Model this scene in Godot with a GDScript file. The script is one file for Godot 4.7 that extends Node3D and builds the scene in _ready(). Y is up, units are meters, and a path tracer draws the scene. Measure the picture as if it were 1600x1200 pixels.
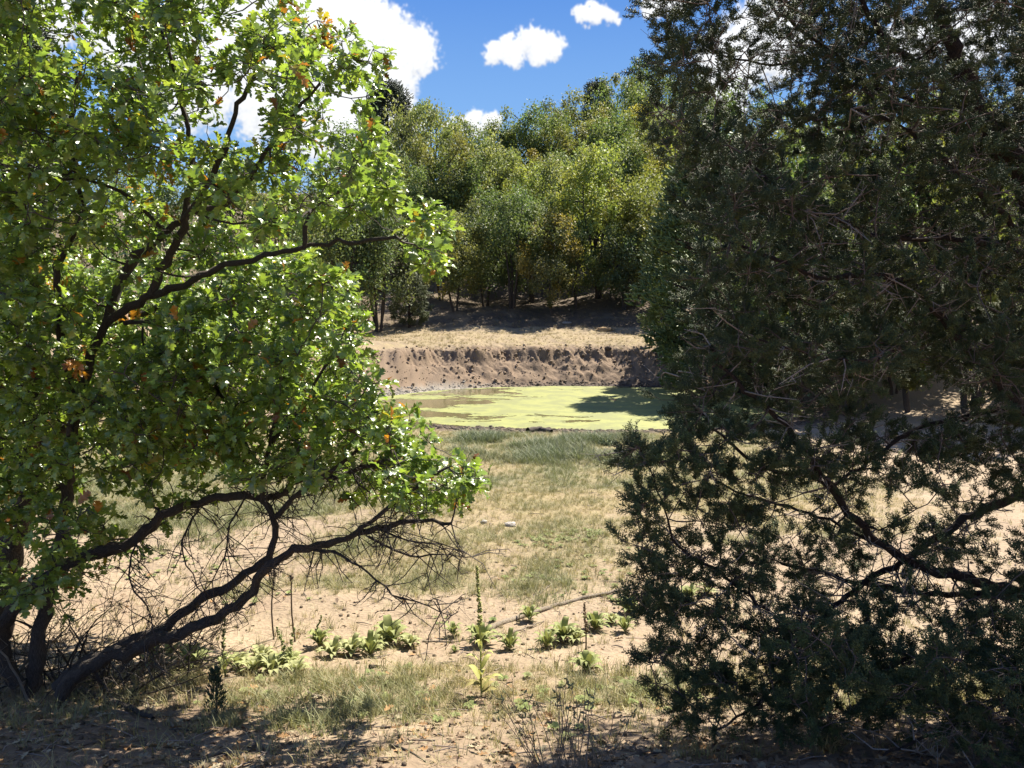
extends Node3D
# A cattle pond in a dry clearing, seen between a scrub oak and a juniper. Metres; the pond's water level is y = 0; d = -z is the distance from the viewer.

const EYE := Vector3(0, 3.6, 0)
const PITCH := 0.0890
const FOCAL := 1347.6
const TO_SUN := Vector3(0.59, 1.28, -0.72)

var rng := RandomNumberGenerator.new()
var na := FastNoiseLite.new()      # about one cycle per metre
var nb := FastNoiseLite.new()
var used := {}
var M := {}

# ---------------------------------------------------------------- helpers

class MB:                           # collects triangles for one mesh
	var v := PackedVector3Array()
	var n := PackedVector3Array()
	var c := PackedColorArray()
	var u := PackedVector2Array()
	var ix := PackedInt32Array()
	func vert(p: Vector3, col := Color.WHITE, uv := Vector2.ZERO, nn := Vector3.ZERO) -> int:
		v.append(p); n.append(nn); c.append(col); u.append(uv)
		return v.size() - 1
	func tri(a: int, b: int, d: int) -> void:
		ix.append(a); ix.append(b); ix.append(d)
	func smooth() -> void:          # vertex normals from the faces (front faces run clockwise)
		n.fill(Vector3.ZERO)
		for k in range(0, ix.size(), 3):
			var a := ix[k]; var b := ix[k + 1]; var d := ix[k + 2]
			var f := (v[d] - v[a]).cross(v[b] - v[a])
			n[a] += f; n[b] += f; n[d] += f
		for k in n.size():
			n[k] = n[k].normalized() if n[k].length_squared() > 1e-16 else Vector3.UP
	func add(o: MB, t: Transform3D, tint := Color.WHITE) -> void:
		var base := v.size()
		for k in o.v.size():
			v.append(t * o.v[k]); n.append((t.basis * o.n[k]).normalized()); c.append(o.c[k] * tint); u.append(o.u[k])
		for k in o.ix: ix.append(k + base)
	func done(mat: Material) -> ArrayMesh:
		var arr := []
		arr.resize(Mesh.ARRAY_MAX)
		arr[Mesh.ARRAY_VERTEX] = v; arr[Mesh.ARRAY_NORMAL] = n; arr[Mesh.ARRAY_COLOR] = c; arr[Mesh.ARRAY_TEX_UV] = u; arr[Mesh.ARRAY_INDEX] = ix
		var m := ArrayMesh.new()
		m.add_surface_from_arrays(Mesh.PRIMITIVE_TRIANGLES, arr)
		m.surface_set_material(0, mat)
		return m

func numbered(called: String) -> String:
	var k: int = used.get(called, 0)
	used[called] = k + 1
	return called if k == 0 else "%s_%03d" % [called, k]

func tag(o: Node, label := "", category := "", group := "", kind := "") -> Node:
	if label: o.set_meta("label", label)
	if category: o.set_meta("category", category)
	if group: o.set_meta("group", group)
	if kind: o.set_meta("kind", kind)
	return o

func obj(called: String, mesh: Mesh, parent: Node = null) -> MeshInstance3D:
	var o := MeshInstance3D.new()
	o.name = called if parent else numbered(called)
	o.mesh = mesh
	(parent if parent else self).add_child(o, true)
	if parent: o.name = part_name(parent, o, called)
	return o

func part_name(parent: Node, o: Node, called: String) -> String:
	var seen: Dictionary = parent.get_meta("_n") if parent.has_meta("_n") else {}
	var k: int = seen.get(called, 0)
	seen[called] = k + 1
	parent.set_meta("_n", seen)
	return called if k == 0 else "%s_%03d" % [called, k]

func thing(called: String, at: Vector3, turn := 0.0) -> Node3D:
	var o := Node3D.new()
	o.name = numbered(called)
	add_child(o, true)
	o.position = at
	o.rotation.y = turn
	return o

func copy(o: Node3D, at: Vector3, turn: float, size := 1.0) -> Node3D:
	var r: Node3D = o.duplicate()
	r.name = numbered(String(o.name).rstrip("_0123456789"))
	add_child(r, true)
	r.transform = Transform3D(Basis(Vector3.UP, turn).scaled(Vector3.ONE * size), at)
	return r

func many(called: String, mesh: Mesh, where: Array, tints: Array, parent: Node = null) -> MultiMeshInstance3D:
	var mm := MultiMesh.new()
	mm.transform_format = MultiMesh.TRANSFORM_3D
	mm.use_colors = true
	mm.mesh = mesh
	mm.instance_count = where.size()
	for k in where.size():
		mm.set_instance_transform(k, where[k])
		mm.set_instance_color(k, tints[k])
	var o := MultiMeshInstance3D.new()
	o.multimesh = mm
	o.name = called if parent else numbered(called)
	(parent if parent else self).add_child(o, true)
	o.set_meta("kind", "stuff")
	return o

func ray(px: float, py: float) -> Vector3:   # the line of sight through a point of a 1600 x 1200 photograph
	var a := (px - 800.0) / FOCAL
	var b := (600.0 - py) / FOCAL
	return Vector3(a, b * cos(PITCH) - sin(PITCH), -(cos(PITCH) + b * sin(PITCH)))

func P(px: float, py: float, d: float) -> Vector3:
	var r := ray(px, py)
	return EYE + r * (d / -r.z)

func on_ground(px: float, py: float) -> Vector3:
	var r := ray(px, py)
	var lo := 1.5
	var p := EYE
	while lo < 120.0:
		p = EYE + r * (lo / -r.z)
		if p.y < H(p.x, lo): break
		lo += 0.03
	return Vector3(p.x, H(p.x, -p.z), p.z)

func rnd(a: float, b: float) -> float: return rng.randf_range(a, b)
func rv() -> Vector3:
	var p := Vector3(rnd(-1, 1), rnd(-1, 1), rnd(-1, 1))
	while p.length_squared() > 1.0 or p.length_squared() < 0.01: p = Vector3(rnd(-1, 1), rnd(-1, 1), rnd(-1, 1))
	return p
func lin(r: float, g: float, b: float) -> Color: return Color(r, g, b)
func smoothstep01(a: float, b: float, x: float) -> float: return smoothstep(a, b, x)

func tube(mb: MB, pts: PackedVector3Array, rad: PackedFloat32Array, sides: int, col := Color.WHITE, rough := 0.0) -> void:
	if pts.size() < 2: return
	var t := (pts[1] - pts[0]).normalized()
	var a := t.cross(Vector3.UP if absf(t.y) < 0.9 else Vector3.RIGHT).normalized()
	var first := mb.v.size()
	var run := 0.0
	for i in pts.size():
		if i > 0: run += pts[i].distance_to(pts[i - 1])
		t = (pts[mini(i + 1, pts.size() - 1)] - pts[maxi(i - 1, 0)]).normalized()
		a = (a - t * a.dot(t)).normalized()
		var w := t.cross(a)
		for j in sides + 1:
			var an := TAU * j / sides
			var dir := a * cos(an) + w * sin(an)
			var r := rad[i]
			if rough > 0.0: r *= 1.0 + rough * na.get_noise_3dv((pts[i] + dir * 0.3) * 6.0)
			mb.vert(pts[i] + dir * r, col, Vector2(float(j) / sides, run * 1.6), dir)
	for i in pts.size() - 1:
		for j in sides:
			var p := first + i * (sides + 1) + j
			var q := p + sides + 1
			mb.tri(p, q, p + 1)
			mb.tri(p + 1, q, q + 1)

func curve(ctrl: Array, step: float, wob := 0.0) -> PackedVector3Array:   # a smooth line through the points
	var out := PackedVector3Array()
	for i in ctrl.size() - 1:
		var a: Vector3 = ctrl[maxi(i - 1, 0)]; var b: Vector3 = ctrl[i]; var c: Vector3 = ctrl[i + 1]; var e: Vector3 = ctrl[mini(i + 2, ctrl.size() - 1)]
		var k := maxi(1, int(b.distance_to(c) / step))
		for j in k:
			var p := b.cubic_interpolate(c, a, e, float(j) / k)
			if out.size() and wob > 0.0: p += Vector3(na.get_noise_3dv(p * 9.0), na.get_noise_3dv(p * 9.0 + Vector3(50, 0, 0)), na.get_noise_3dv(p * 9.0 + Vector3(0, 50, 0))) * wob
			out.append(p)
	out.append(ctrl[ctrl.size() - 1])
	return out

func taper(n: int, r0: float, r1: float, power := 1.0) -> PackedFloat32Array:
	var out := PackedFloat32Array()
	for i in n: out.append(lerpf(r0, r1, pow(float(i) / maxi(1, n - 1), power)))
	return out

# ---------------------------------------------------------------- the lie of the land

const PROFILE := [[-60, 8.0], [-20, 3.6], [0, 2.0], [2.5, 1.64], [4.1, 1.3], [6.0, 0.86], [7.0, 0.66], [8.0, 0.53], [10.0, 0.43], [12, 0.37], [16, 0.30], [22, 0.18], [24.5, 0.05], [26, 0.0], [45, 0.0], [900, 0.0]]
const BANK := [[-9.0, -0.6], [-0.5, -0.12], [0.0, 0.0], [0.35, 0.12], [0.8, 0.42], [1.2, 0.66], [1.3, 0.78], [1.75, 1.03], [2.08, 1.30], [2.26, 1.55], [2.7, 1.72], [3.6, 1.95], [5.0, 2.14], [8.5, 2.2], [200, 2.25]]

func along(t: Array, x: float) -> float:
	for i in range(1, t.size()):
		if x < t[i][0]:
			return lerpf(t[i - 1][1], t[i][1], (x - t[i - 1][0]) / (t[i][0] - t[i - 1][0]))
	return t[t.size() - 1][1]

func pond_r(x: float, d: float) -> float:
	var e := Vector2((x - 2.6) / 8.2, (d - 32.2) / 7.0)
	return e.length() + 0.035 * na.get_noise_2d(x * 0.5, d * 0.5)

func bank_s(x: float, d: float) -> float:
	var s := (pond_r(x, d) - 1.0) * 7.0
	var near_lip := exp(-pow((s - 2.2) / 0.7, 2.0))
	s += 0.16 * na.get_noise_2d(x * 1.5, d * 1.5) * smoothstep(0.3, 0.9, s) * (1.0 - smoothstep(1.6, 2.0, s))
	return s + near_lip * (0.75 * na.get_noise_2d(x * 0.45, 7.0) + 0.30 * na.get_noise_2d(x * 1.0, d * 0.8) + 0.11 * na.get_noise_2d(x * 3.6, d * 3.0) + 0.04 * na.get_noise_2d(x * 9.0, d * 8.0))

func H(x: float, d: float) -> float:
	var y := along(PROFILE, d) * (1.0 if d > 10.0 else 1.0 + 0.02 * x * smoothstep(10.0, 4.0, d))
	# the sides of the clearing
	y += 0.10 * pow(maxf(0.0, absf(x) - 9.0), 1.3) * smoothstep(4.0, 16.0, d) * 0.6
	if d < 27.5:
		y += 0.05 * na.get_noise_2d(x * 0.35, d * 0.35) + 0.022 * na.get_noise_2d(x * 1.6, d * 1.6) + 0.010 * na.get_noise_2d(x * 6.0, d * 6.0)
	y -= 1.1 * maxf(0.0, 1.03 - pond_r(x, d))
	var w := smoothstep(29.0, 33.5, d)
	if w > 0.0:
		var s := bank_s(x, d)
		var f := along(BANK, s)
		var onbank := smoothstep(0.1, 0.6, s) * (1.0 - 0.6 * smoothstep(2.4, 3.2, s))
		f += onbank * (0.05 * na.get_noise_2d(x * 2.4, d * 2.4) + 0.045 * na.get_noise_2d(x * 7.0, d * 7.0))
		f += 0.14 * na.get_noise_2d(x * 0.3, d * 0.3) * smoothstep(2.5, 5.0, s)
		var up := 0.0
		if d > 45.5:
			up = 0.20 * (minf(d, 58.0) - 45.5) + 0.36 * maxf(0.0, minf(d, 96.0) - 58.0)
			up *= clampf(1.0 + 0.006 * x, 0.5, 1.1) * (1.0 - 0.45 * smoothstep(22.0, 60.0, x))
			up += 0.9 * na.get_noise_2d(x * 0.08, d * 0.08) * smoothstep(46.0, 60.0, d)
		y = lerpf(y, f + up, w)
	return y

func band(x: float, a: float, b: float, soft: float) -> float:
	return smoothstep(a - soft, a + soft, x) * (1.0 - smoothstep(b - soft, b + soft, x))

func zone(x: float, d: float) -> Array:      # [earth colour, grass density 0-1, greenness 0-1]
	var n1 := na.get_noise_2d(x * 0.55 + 31.0, d * 0.55)
	var n2 := na.get_noise_2d(x * 2.2, d * 2.2 + 90.0)
	var n3 := nb.get_noise_2d(x * 1.3, d * 0.8)
	var soil := lin(0.345, 0.262, 0.176)
	var straw := lin(0.325, 0.255, 0.118)
	var sage := lin(0.180, 0.182, 0.088)
	var grass := 0.12
	var green := 0.3
	if d < 28.0:
		var a := band(d + n1 * 0.5, 5.3, 6.6, 0.35) * smoothstep(-3.4, -1.6, x + n3)        # the strip of grass in front
		var b := band(d + n1 * 1.6, 9.6, 13.2, 0.9) * (1.0 - smoothstep(0.6, 2.2, x - (d - 10.0) * 0.25 + n1 * 1.5)) * smoothstep(-3.6, -2.0, x + n1)
		var c := band(d + n1 * 2.0, 12.6, 25.5, 1.0) * (1.0 - smoothstep(3.0, 6.0, x - d * 0.12 + n1 * 2.0))
		grass = clampf(maxf(maxf(a * (0.34 + 0.6 * n2), b * (0.72 + 0.6 * n1)), c * (0.98 + 0.45 * n1)) + 0.25 * n2 * maxf(maxf(a, b), c) + 0.06, 0.0, 1.0)
		green = clampf(0.44 + 0.6 * n1 + 0.25 * n2 + 0.5 * band(d, 15.0, 24.5, 1.5) * smoothstep(0.25, -0.25, n3 + 0.06 * absf(x - 0.5)) - 0.25 * band(d, 12.6, 15.0, 0.8) * smoothstep(-2.0, 0.5, x) + 0.35 * smoothstep(-1.0, -4.0, x) * band(d, 11.0, 19.0, 2.0), 0.0, 1.0)
	elif d > 38.0:
		var s := bank_s(x, d)
		grass = smoothstep(2.35, 3.0, s) * clampf(0.55 + n2 * 0.5 + n1 * 0.3, 0.0, 1.0)
		green = 0.25
		if d > 48.0:
			grass *= 0.6
	var col := soil * (1.0 + 0.22 * n1 + 0.16 * n2)
	col = col.lerp(lin(0.295, 0.210, 0.142), clampf(n3 * 1.2, 0.0, 0.8))
	col = col.lerp(straw.lerp(sage, green) * (1.0 + 0.25 * n2), grass * 0.8)
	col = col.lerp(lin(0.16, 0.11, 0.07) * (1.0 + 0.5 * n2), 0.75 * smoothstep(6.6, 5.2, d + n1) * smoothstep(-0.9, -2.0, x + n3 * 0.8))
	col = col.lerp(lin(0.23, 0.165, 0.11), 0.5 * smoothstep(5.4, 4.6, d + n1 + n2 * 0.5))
	# mud round the pond
	var pr := (pond_r(x, d) - 1.0) * 7.0
	if d < 34.0:
		var mud := band(pr + n2 * 0.35, -2.0, 1.5, 0.3)
		col = col.lerp(lin(0.115, 0.080, 0.052) * (1.0 + 0.7 * n2), mud * 0.92)
		grass *= 1.0 - mud
	elif d < 48.0:
		var bare := (1.0 - smoothstep(2.2, 2.9, pr))
		col = col.lerp(lin(0.205, 0.142, 0.092) * (1.0 + 0.30 * n2 + 0.15 * n1), bare * 0.85)
		var wet := 1.0 - smoothstep(0.25, 0.55, pr + 0.3 * n2)
		col = col.lerp(lin(0.075, 0.054, 0.040), wet * smoothstep(-2.0, 2.5, x))
		col = col.lerp(lin(0.27, 0.245, 0.205) * (1.0 + 0.5 * n2), wet * (1.0 - smoothstep(-2.5, 0.5, x)))
	if d > 47.0:  # leaf litter under the wood, its colour darkened further to stand in for tree shade
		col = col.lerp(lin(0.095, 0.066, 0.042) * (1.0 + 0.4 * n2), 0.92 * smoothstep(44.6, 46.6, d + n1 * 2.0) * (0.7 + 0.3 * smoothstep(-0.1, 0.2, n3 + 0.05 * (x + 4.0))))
	col.a = 1.0
	return [col, grass, green]

func spaced(list: Array) -> PackedFloat32Array:   # [[start, step], ..., [end]]
	var out := PackedFloat32Array()
	for i in list.size() - 1:
		var k := int(round((list[i + 1][0] - list[i][0]) / list[i][1]))
		for j in k: out.append(lerpf(list[i][0], list[i + 1][0], float(j) / k))
	out.append(list[list.size() - 1][0])
	return out

# ---------------------------------------------------------------- materials

func noise_image(freq: float, size: int, octaves: int, kind: int, sd: int) -> Image:
	var f := FastNoiseLite.new()
	f.seed = sd
	f.noise_type = kind
	f.frequency = freq
	f.fractal_octaves = octaves
	return f.get_seamless_image(size, size)

func ramp(im: Image, a: Color, b: Color, power := 1.0) -> ImageTexture:
	var out := Image.create(im.get_width(), im.get_height(), false, Image.FORMAT_RGB8)
	for y in im.get_height():
		for x in im.get_width():
			out.set_pixel(x, y, a.lerp(b, pow(im.get_pixel(x, y).r, power)))
	return ImageTexture.create_from_image(out)

func mat(albedo: Color, rough := 0.85, vertex := false) -> StandardMaterial3D:
	var m := StandardMaterial3D.new()
	m.albedo_color = albedo.linear_to_srgb() if not vertex else Color.WHITE
	m.roughness = rough
	m.vertex_color_use_as_albedo = vertex
	m.cull_mode = BaseMaterial3D.CULL_DISABLED
	return m

func leafy(m: StandardMaterial3D, share: float, hue := Color(1.0, 1.0, 0.55)) -> StandardMaterial3D:
	m.backlight_enabled = true
	m.backlight = Color(hue.r * share, hue.g * share, hue.b * share).linear_to_srgb()
	return m

func make_materials() -> void:
	var fine := noise_image(0.030, 512, 5, FastNoiseLite.TYPE_SIMPLEX_SMOOTH, 5)
	var grit := noise_image(0.055, 512, 4, FastNoiseLite.TYPE_CELLULAR, 9)
	var earth := mat(Color.WHITE, 0.95, true)
	earth.albedo_texture = ramp(fine, Color(0.84, 0.83, 0.82), Color(1, 1, 1), 0.8)
	earth.uv1_triplanar = true
	earth.uv1_world_triplanar = true
	earth.uv1_scale = Vector3.ONE * 0.83
	earth.heightmap_enabled = true
	earth.heightmap_texture = ImageTexture.create_from_image(fine)
	earth.heightmap_scale = 1.6
	earth.detail_enabled = true
	earth.detail_albedo = ramp(grit, Color(0.84, 0.83, 0.82), Color(1, 1, 1), 0.6)
	earth.detail_blend_mode = BaseMaterial3D.BLEND_MODE_MUL
	earth.detail_uv_layer = BaseMaterial3D.DETAIL_UV_2
	earth.uv2_triplanar = true
	earth.uv2_world_triplanar = true
	earth.uv2_scale = Vector3.ONE * 2.9
	M.earth = earth
	var bk := noise_image(0.03, 256, 4, FastNoiseLite.TYPE_SIMPLEX_SMOOTH, 21)
	var strip := Image.create(256, 256, false, Image.FORMAT_L8)
	for y in 256:
		for x in 256:
			var a := bk.get_pixel((x * 3) % 256, y).r
			var b := bk.get_pixel((x * 7 + 40) % 256, (y * 2) % 256).r
			strip.set_pixel(x, y, Color.WHITE * clampf(0.6 * a + 0.4 * b, 0, 1))
	for k in [["oak_bark", Color(0.15, 0.125, 0.105), Color(0.46, 0.42, 0.38)], ["juniper_bark", Color(0.10, 0.075, 0.06), Color(0.38, 0.31, 0.27)], ["dead_wood", Color(0.48, 0.43, 0.37), Color(0.80, 0.74, 0.65)]]:
		var m := mat(Color.WHITE, 0.92)
		m.albedo_texture = ramp(strip, k[1], k[2], 1.2)
		m.heightmap_enabled = true
		m.heightmap_texture = ImageTexture.create_from_image(strip)
		m.heightmap_scale = 1.2
		m.uv1_scale = Vector3(2, 2, 1)
		M[k[0]] = m
	M.twig = mat(lin(0.055, 0.044, 0.037), 0.9)
	M.pale_twig = mat(lin(0.25, 0.21, 0.18), 0.8)
	M.leaf = leafy(mat(Color.WHITE, 0.31, true), 1.0)
	M.leaf.metallic_specular = 0.72
	M.far_leaf = leafy(mat(Color.WHITE, 0.62, true), 0.8)
	M.far_leaf.metallic_specular = 0.45
	M.scale_leaf = leafy(mat(Color.WHITE, 0.55, true), 0.35)
	M.blade = leafy(mat(Color.WHITE, 0.6, true), 0.6, Color(1, 1, 0.8))
	M.felt = leafy(mat(Color.WHITE, 0.85, true), 0.5, Color(1, 1, 0.7))
	M.litter = mat(Color.WHITE, 0.8, true)
	M.stone = mat(Color.WHITE, 0.9, true)
	M.stone.heightmap_enabled = true
	M.stone.heightmap_texture = ImageTexture.create_from_image(fine)
	M.stone.heightmap_scale = 2.0
	M.stone.uv1_triplanar = true
	M.stone.uv1_scale = Vector3.ONE * 3.0
	M.water = mat(lin(0.112, 0.100, 0.040), 0.12)
	M.water.heightmap_enabled = true
	M.water.heightmap_texture = ImageTexture.create_from_image(noise_image(0.02, 256, 3, FastNoiseLite.TYPE_SIMPLEX_SMOOTH, 4))
	M.water.heightmap_scale = 0.3
	M.water.uv1_triplanar = true
	M.water.uv1_world_triplanar = true
	M.water.uv1_scale = Vector3.ONE * 0.5
	M.duckweed = mat(Color.WHITE, 0.75, true)
	M.duckweed.albedo_texture = ramp(fine, Color(0.86, 0.86, 0.80), Color(1, 1, 1))
	M.duckweed.uv1_triplanar = true
	M.duckweed.uv1_world_triplanar = true
	M.duckweed.uv1_scale = Vector3.ONE * 1.7

# ---------------------------------------------------------------- sky, sun, camera

var puffs := []
var bins := {}                       # the puffs that reach into each 6-degree cell
func cloud_at(az: float, el: float) -> Vector2:      # (cover, brightness)
	var wx := az + 0.45 * nb.get_noise_2d(az * 0.9, el * 0.9) + 0.30 * nb.get_noise_2d(az * 3.0, el * 3.0 + 40.0)
	var wy := el + 0.40 * nb.get_noise_2d(az * 0.9 + 70.0, el * 0.9) + 0.25 * nb.get_noise_2d(az * 3.0 + 20.0, el * 3.0)
	var best := -1.0
	var low := 0.0
	for p in bins.get(Vector2i(int(floor(wx / 6.0)), int(floor(wy / 6.0))), []):
		var dx: float = (wx - p[0]) * cos(deg_to_rad(el))
		var dy: float = wy - p[1]
		var v: float = 1.0 - sqrt(dx * dx + dy * dy * 1.15) / p[2]
		if v > best:
			best = v
			low = dy / p[2]
	var n := 0.10 + 0.16 * nb.get_noise_2d(az * 2.2, el * 2.6) + 0.20 * nb.get_noise_2d(az * 6.0, el * 6.0) + 0.12 * nb.get_noise_2d(az * 14.0, el * 14.0)
	var cover := smoothstep(-0.02, 0.30, best + n)
	return Vector2(cover, 0.94 + 0.13 * clampf(low, -1, 1) + 0.55 * (n - 0.1) + 0.18 * minf(best, 0.6))

func sky_colour(az: float, el: float) -> Color:
	var t := clampf(el / 90.0, 0.0, 1.0)
	var c := lin(0.19, 0.27, 0.36).lerp(lin(0.098, 0.190, 0.335), smoothstep(0.0, 0.13, t)).lerp(lin(0.029, 0.092, 0.275), smoothstep(0.08, 0.28, t)).lerp(lin(0.018, 0.055, 0.20), smoothstep(0.25, 1.0, t))
	if el < 0.0: return lin(0.24, 0.19, 0.14)
	var k := cloud_at(az, el)
	return c.lerp(lin(0.365, 0.373, 0.385) * k.y, k.x)

func make_sky() -> Sky:
	for p in [[470, 20, 70], [535, 45, 62], [590, 52, 52], [638, 82, 44], [600, 115, 52], [560, 150, 55], [612, 160, 36], [632, 196, 34], [565, 210, 55], [500, 110, 80], [420, 0, 60], [510, 190, 70], [440, 150, 80], [360, 60, 80], [300, 130, 70], [200, 60, 60], [60, 30, 50],
			[772, 82, 20], [800, 78, 24], [830, 66, 26], [857, 70, 26], [842, 84, 20], [805, 90, 15], [868, 84, 14], [912, 22, 13], [932, 21, 18], [952, 27, 14], [968, 36, 8], [1030, 2, 24], [1055, 8, 20], [1018, 20, 11], [1082, 0, 15],
			[738, 196, 24], [768, 192, 18], [712, 200, 20], [1140, 100, 55], [1200, 60, 65], [1130, 150, 42], [1420, 70, 40], [1530, 50, 45]]:
		var r := ray(p[0], p[1]).normalized()
		puffs.append([rad_to_deg(atan2(r.x, -r.z)), rad_to_deg(asin(r.y)), rad_to_deg(p[2] / FOCAL) * (1.0 if p[2] > 30 else 0.90)])
	for k in 46:                     # fair-weather cumulus over the rest of the sky
		var az := rnd(-180.0, 180.0)
		var el := rnd(6.0, 62.0)
		if absf(az) < 36.0 and el < 32.0: continue
		for j in 7:
			puffs.append([az + rnd(-7, 7), el + rnd(-0.8, 3.0), rnd(1.8, 4.2)])
	for p in puffs:
		var reach: float = p[2] * 1.5 / maxf(0.3, cos(deg_to_rad(p[1])))
		for i in range(int(floor((p[0] - reach) / 6.0)), int(floor((p[0] + reach) / 6.0)) + 1):
			for k in range(int(floor((p[1] - reach) / 6.0)), int(floor((p[1] + reach) / 6.0)) + 1):
				if not bins.has(Vector2i(i, k)): bins[Vector2i(i, k)] = []
				bins[Vector2i(i, k)].append(p)
	var im := Image.create(1024, 512, false, Image.FORMAT_RGBF)
	for y in 512:
		var el := 90.0 - (y + 0.5) / 512.0 * 180.0
		for x in 1024:
			im.set_pixel(x, y, sky_colour(wrapf((x + 0.5) / 1024.0 * 360.0, -180.0, 180.0), el) if el > -1.0 else lin(0.24, 0.19, 0.14))
	im.resize(4096, 2048, Image.INTERPOLATE_BILINEAR)
	for y in range(660, 1024):
		var el := 90.0 - (y + 0.5) / 2048.0 * 180.0
		for x in range(-388, 388):
			im.set_pixel(posmod(x, 4096), y, sky_colour((x + 0.5) / 4096.0 * 360.0, el))
	var sm := PanoramaSkyMaterial.new()
	sm.panorama = ImageTexture.create_from_image(im)
	var s := Sky.new()
	s.sky_material = sm
	return s

# ---------------------------------------------------------------- leaves, sprays, tufts

func oak_leaf(sd: int, curl: float) -> MB:      # length 1 along +Y, faces +Z, seven rounded lobes
	rng.seed = sd
	var side := [[0.0, 0.014], [0.10, 0.018], [0.22, 0.12], [0.30, 0.20], [0.36, 0.085], [0.46, 0.25], [0.55, 0.33], [0.59, 0.12], [0.71, 0.25], [0.79, 0.27], [0.82, 0.11], [0.92, 0.15], [1.0, 0.03]]
	var mb := MB.new()
	var mid := []; var lef := []; var rig := []
	for s in side:
		var t: float = s[0]
		var bend := -curl * t * t + 0.04 * sin(t * 9.0 + sd)
		mid.append(mb.vert(Vector3(0, t, bend), Color(0.92, 0.95, 0.9)))
		var w: float = s[1]
		var wl := w * rnd(0.82, 1.15)
		var wr := w * rnd(0.82, 1.15)
		lef.append(mb.vert(Vector3(-wl, t + w * 0.35 * rnd(0.6, 1.3), bend + wl * rnd(0.1, 0.45))))
		rig.append(mb.vert(Vector3(wr, t + w * 0.35 * rnd(0.6, 1.3), bend + wr * rnd(0.1, 0.45))))
	for i in side.size() - 1:
		mb.tri(mid[i], lef[i], lef[i + 1]); mb.tri(mid[i], lef[i + 1], mid[i + 1])
		mb.tri(mid[i], rig[i + 1], rig[i]); mb.tri(mid[i], mid[i + 1], rig[i + 1])
	mb.smooth()
	return mb

func spike(mb: MB, a: Vector3, b: Vector3, r: float, col: Color) -> void:
	var t := (b - a).normalized()
	var u := t.cross(Vector3(0.3, 0.9, 0.2)).normalized()
	var w := t.cross(u)
	var base := mb.v.size()
	for k in 3:
		var an := TAU * k / 3.0
		var dir := u * cos(an) + w * sin(an)
		mb.vert(a.lerp(b, 0.12) + dir * r, col, Vector2.ZERO, dir)
		mb.vert(a.lerp(b, 0.62) + dir * r * 0.9, col, Vector2.ZERO, dir)
	var tip := mb.vert(b, col, Vector2.ZERO, t)
	for k in 3:
		var p := base + k * 2
		var q := base + ((k + 1) % 3) * 2
		mb.tri(p, p + 1, q); mb.tri(q, p + 1, q + 1)
		mb.tri(p + 1, tip, q + 1)

func needle(mb: MB, a: Vector3, b: Vector3, r: float, col: Color) -> void:
	var t := (b - a).normalized()
	var u := t.cross(Vector3(0.3, 0.9, 0.2)).normalized()
	var w := t.cross(u)
	var base := mb.v.size()
	for k in 3:
		var dir := u * cos(TAU * k / 3.0) + w * sin(TAU * k / 3.0)
		mb.vert(a.lerp(b, 0.3) + dir * r, col, Vector2.ZERO, dir)
	var tip := mb.vert(b, col, Vector2.ZERO, t)
	var tail := mb.vert(a, col, Vector2.ZERO, -t)
	for k in 3:
		mb.tri(base + k, tip, base + (k + 1) % 3)
		mb.tri(base + (k + 1) % 3, tail, base + k)

func juniper_spray(sd: int) -> MB:              # length 1 along +Y: a twig bushy with stubby scaly branchlets
	rng.seed = sd
	var mb := MB.new()
	needle(mb, Vector3.ZERO, Vector3(0, 1, 0.05), 0.022, Color(0.9, 0.8, 0.7))
	for k in 15:
		var t := 0.10 + k * 0.06
		var an := k * 2.4 + rnd(-0.5, 0.5)
		var out := Vector3(cos(an), rnd(0.5, 1.3), sin(an)).normalized()
		var a := Vector3(0, t, 0.05 * t)
		var b := a + out * rnd(0.16, 0.36) * (1.15 - t * 0.6)
		var g := rnd(0.7, 1.25)
		needle(mb, a, b, 0.026, Color(g, g, g))
		for j in 4:
			var c := a.lerp(b, rnd(0.25, 0.95))
			needle(mb, c, c + (out + rv() * 1.1 + Vector3(0, 0.4, 0)).normalized() * rnd(0.08, 0.16), 0.024, Color(g, g, g) * rnd(0.85, 1.3))
	return mb

func grass_tuft(sd: int, blades: int, lean: float, wide: float) -> MB:   # about 1 high
	rng.seed = sd
	var mb := MB.new()
	for k in blades:
		var an := rnd(0, TAU)
		var dir := Vector3(cos(an), 0, sin(an))
		var side := Vector3(-dir.z, 0, dir.x) * wide * rnd(0.7, 1.3)
		var a := dir * rnd(0.0, 0.25) + Vector3(rnd(-0.2, 0.2), 0, rnd(-0.2, 0.2))
		var h := rnd(0.5, 1.0)
		var m := a + dir * h * lean * 0.3 + Vector3(0, h * 0.55, 0)
		var e := a + dir * h * lean * rnd(0.7, 1.4) + Vector3(0, h, 0)
		var g := rnd(0.75, 1.25)
		var col := Color(g, g, g * 0.95)
		var p := mb.vert(a - side, col); mb.vert(a + side, col); mb.vert(m - side * 0.7, col); mb.vert(m + side * 0.7, col); mb.vert(e, col)
		mb.tri(p, p + 1, p + 2); mb.tri(p + 1, p + 3, p + 2); mb.tri(p + 2, p + 3, p + 4)
	mb.smooth()
	return mb

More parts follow.
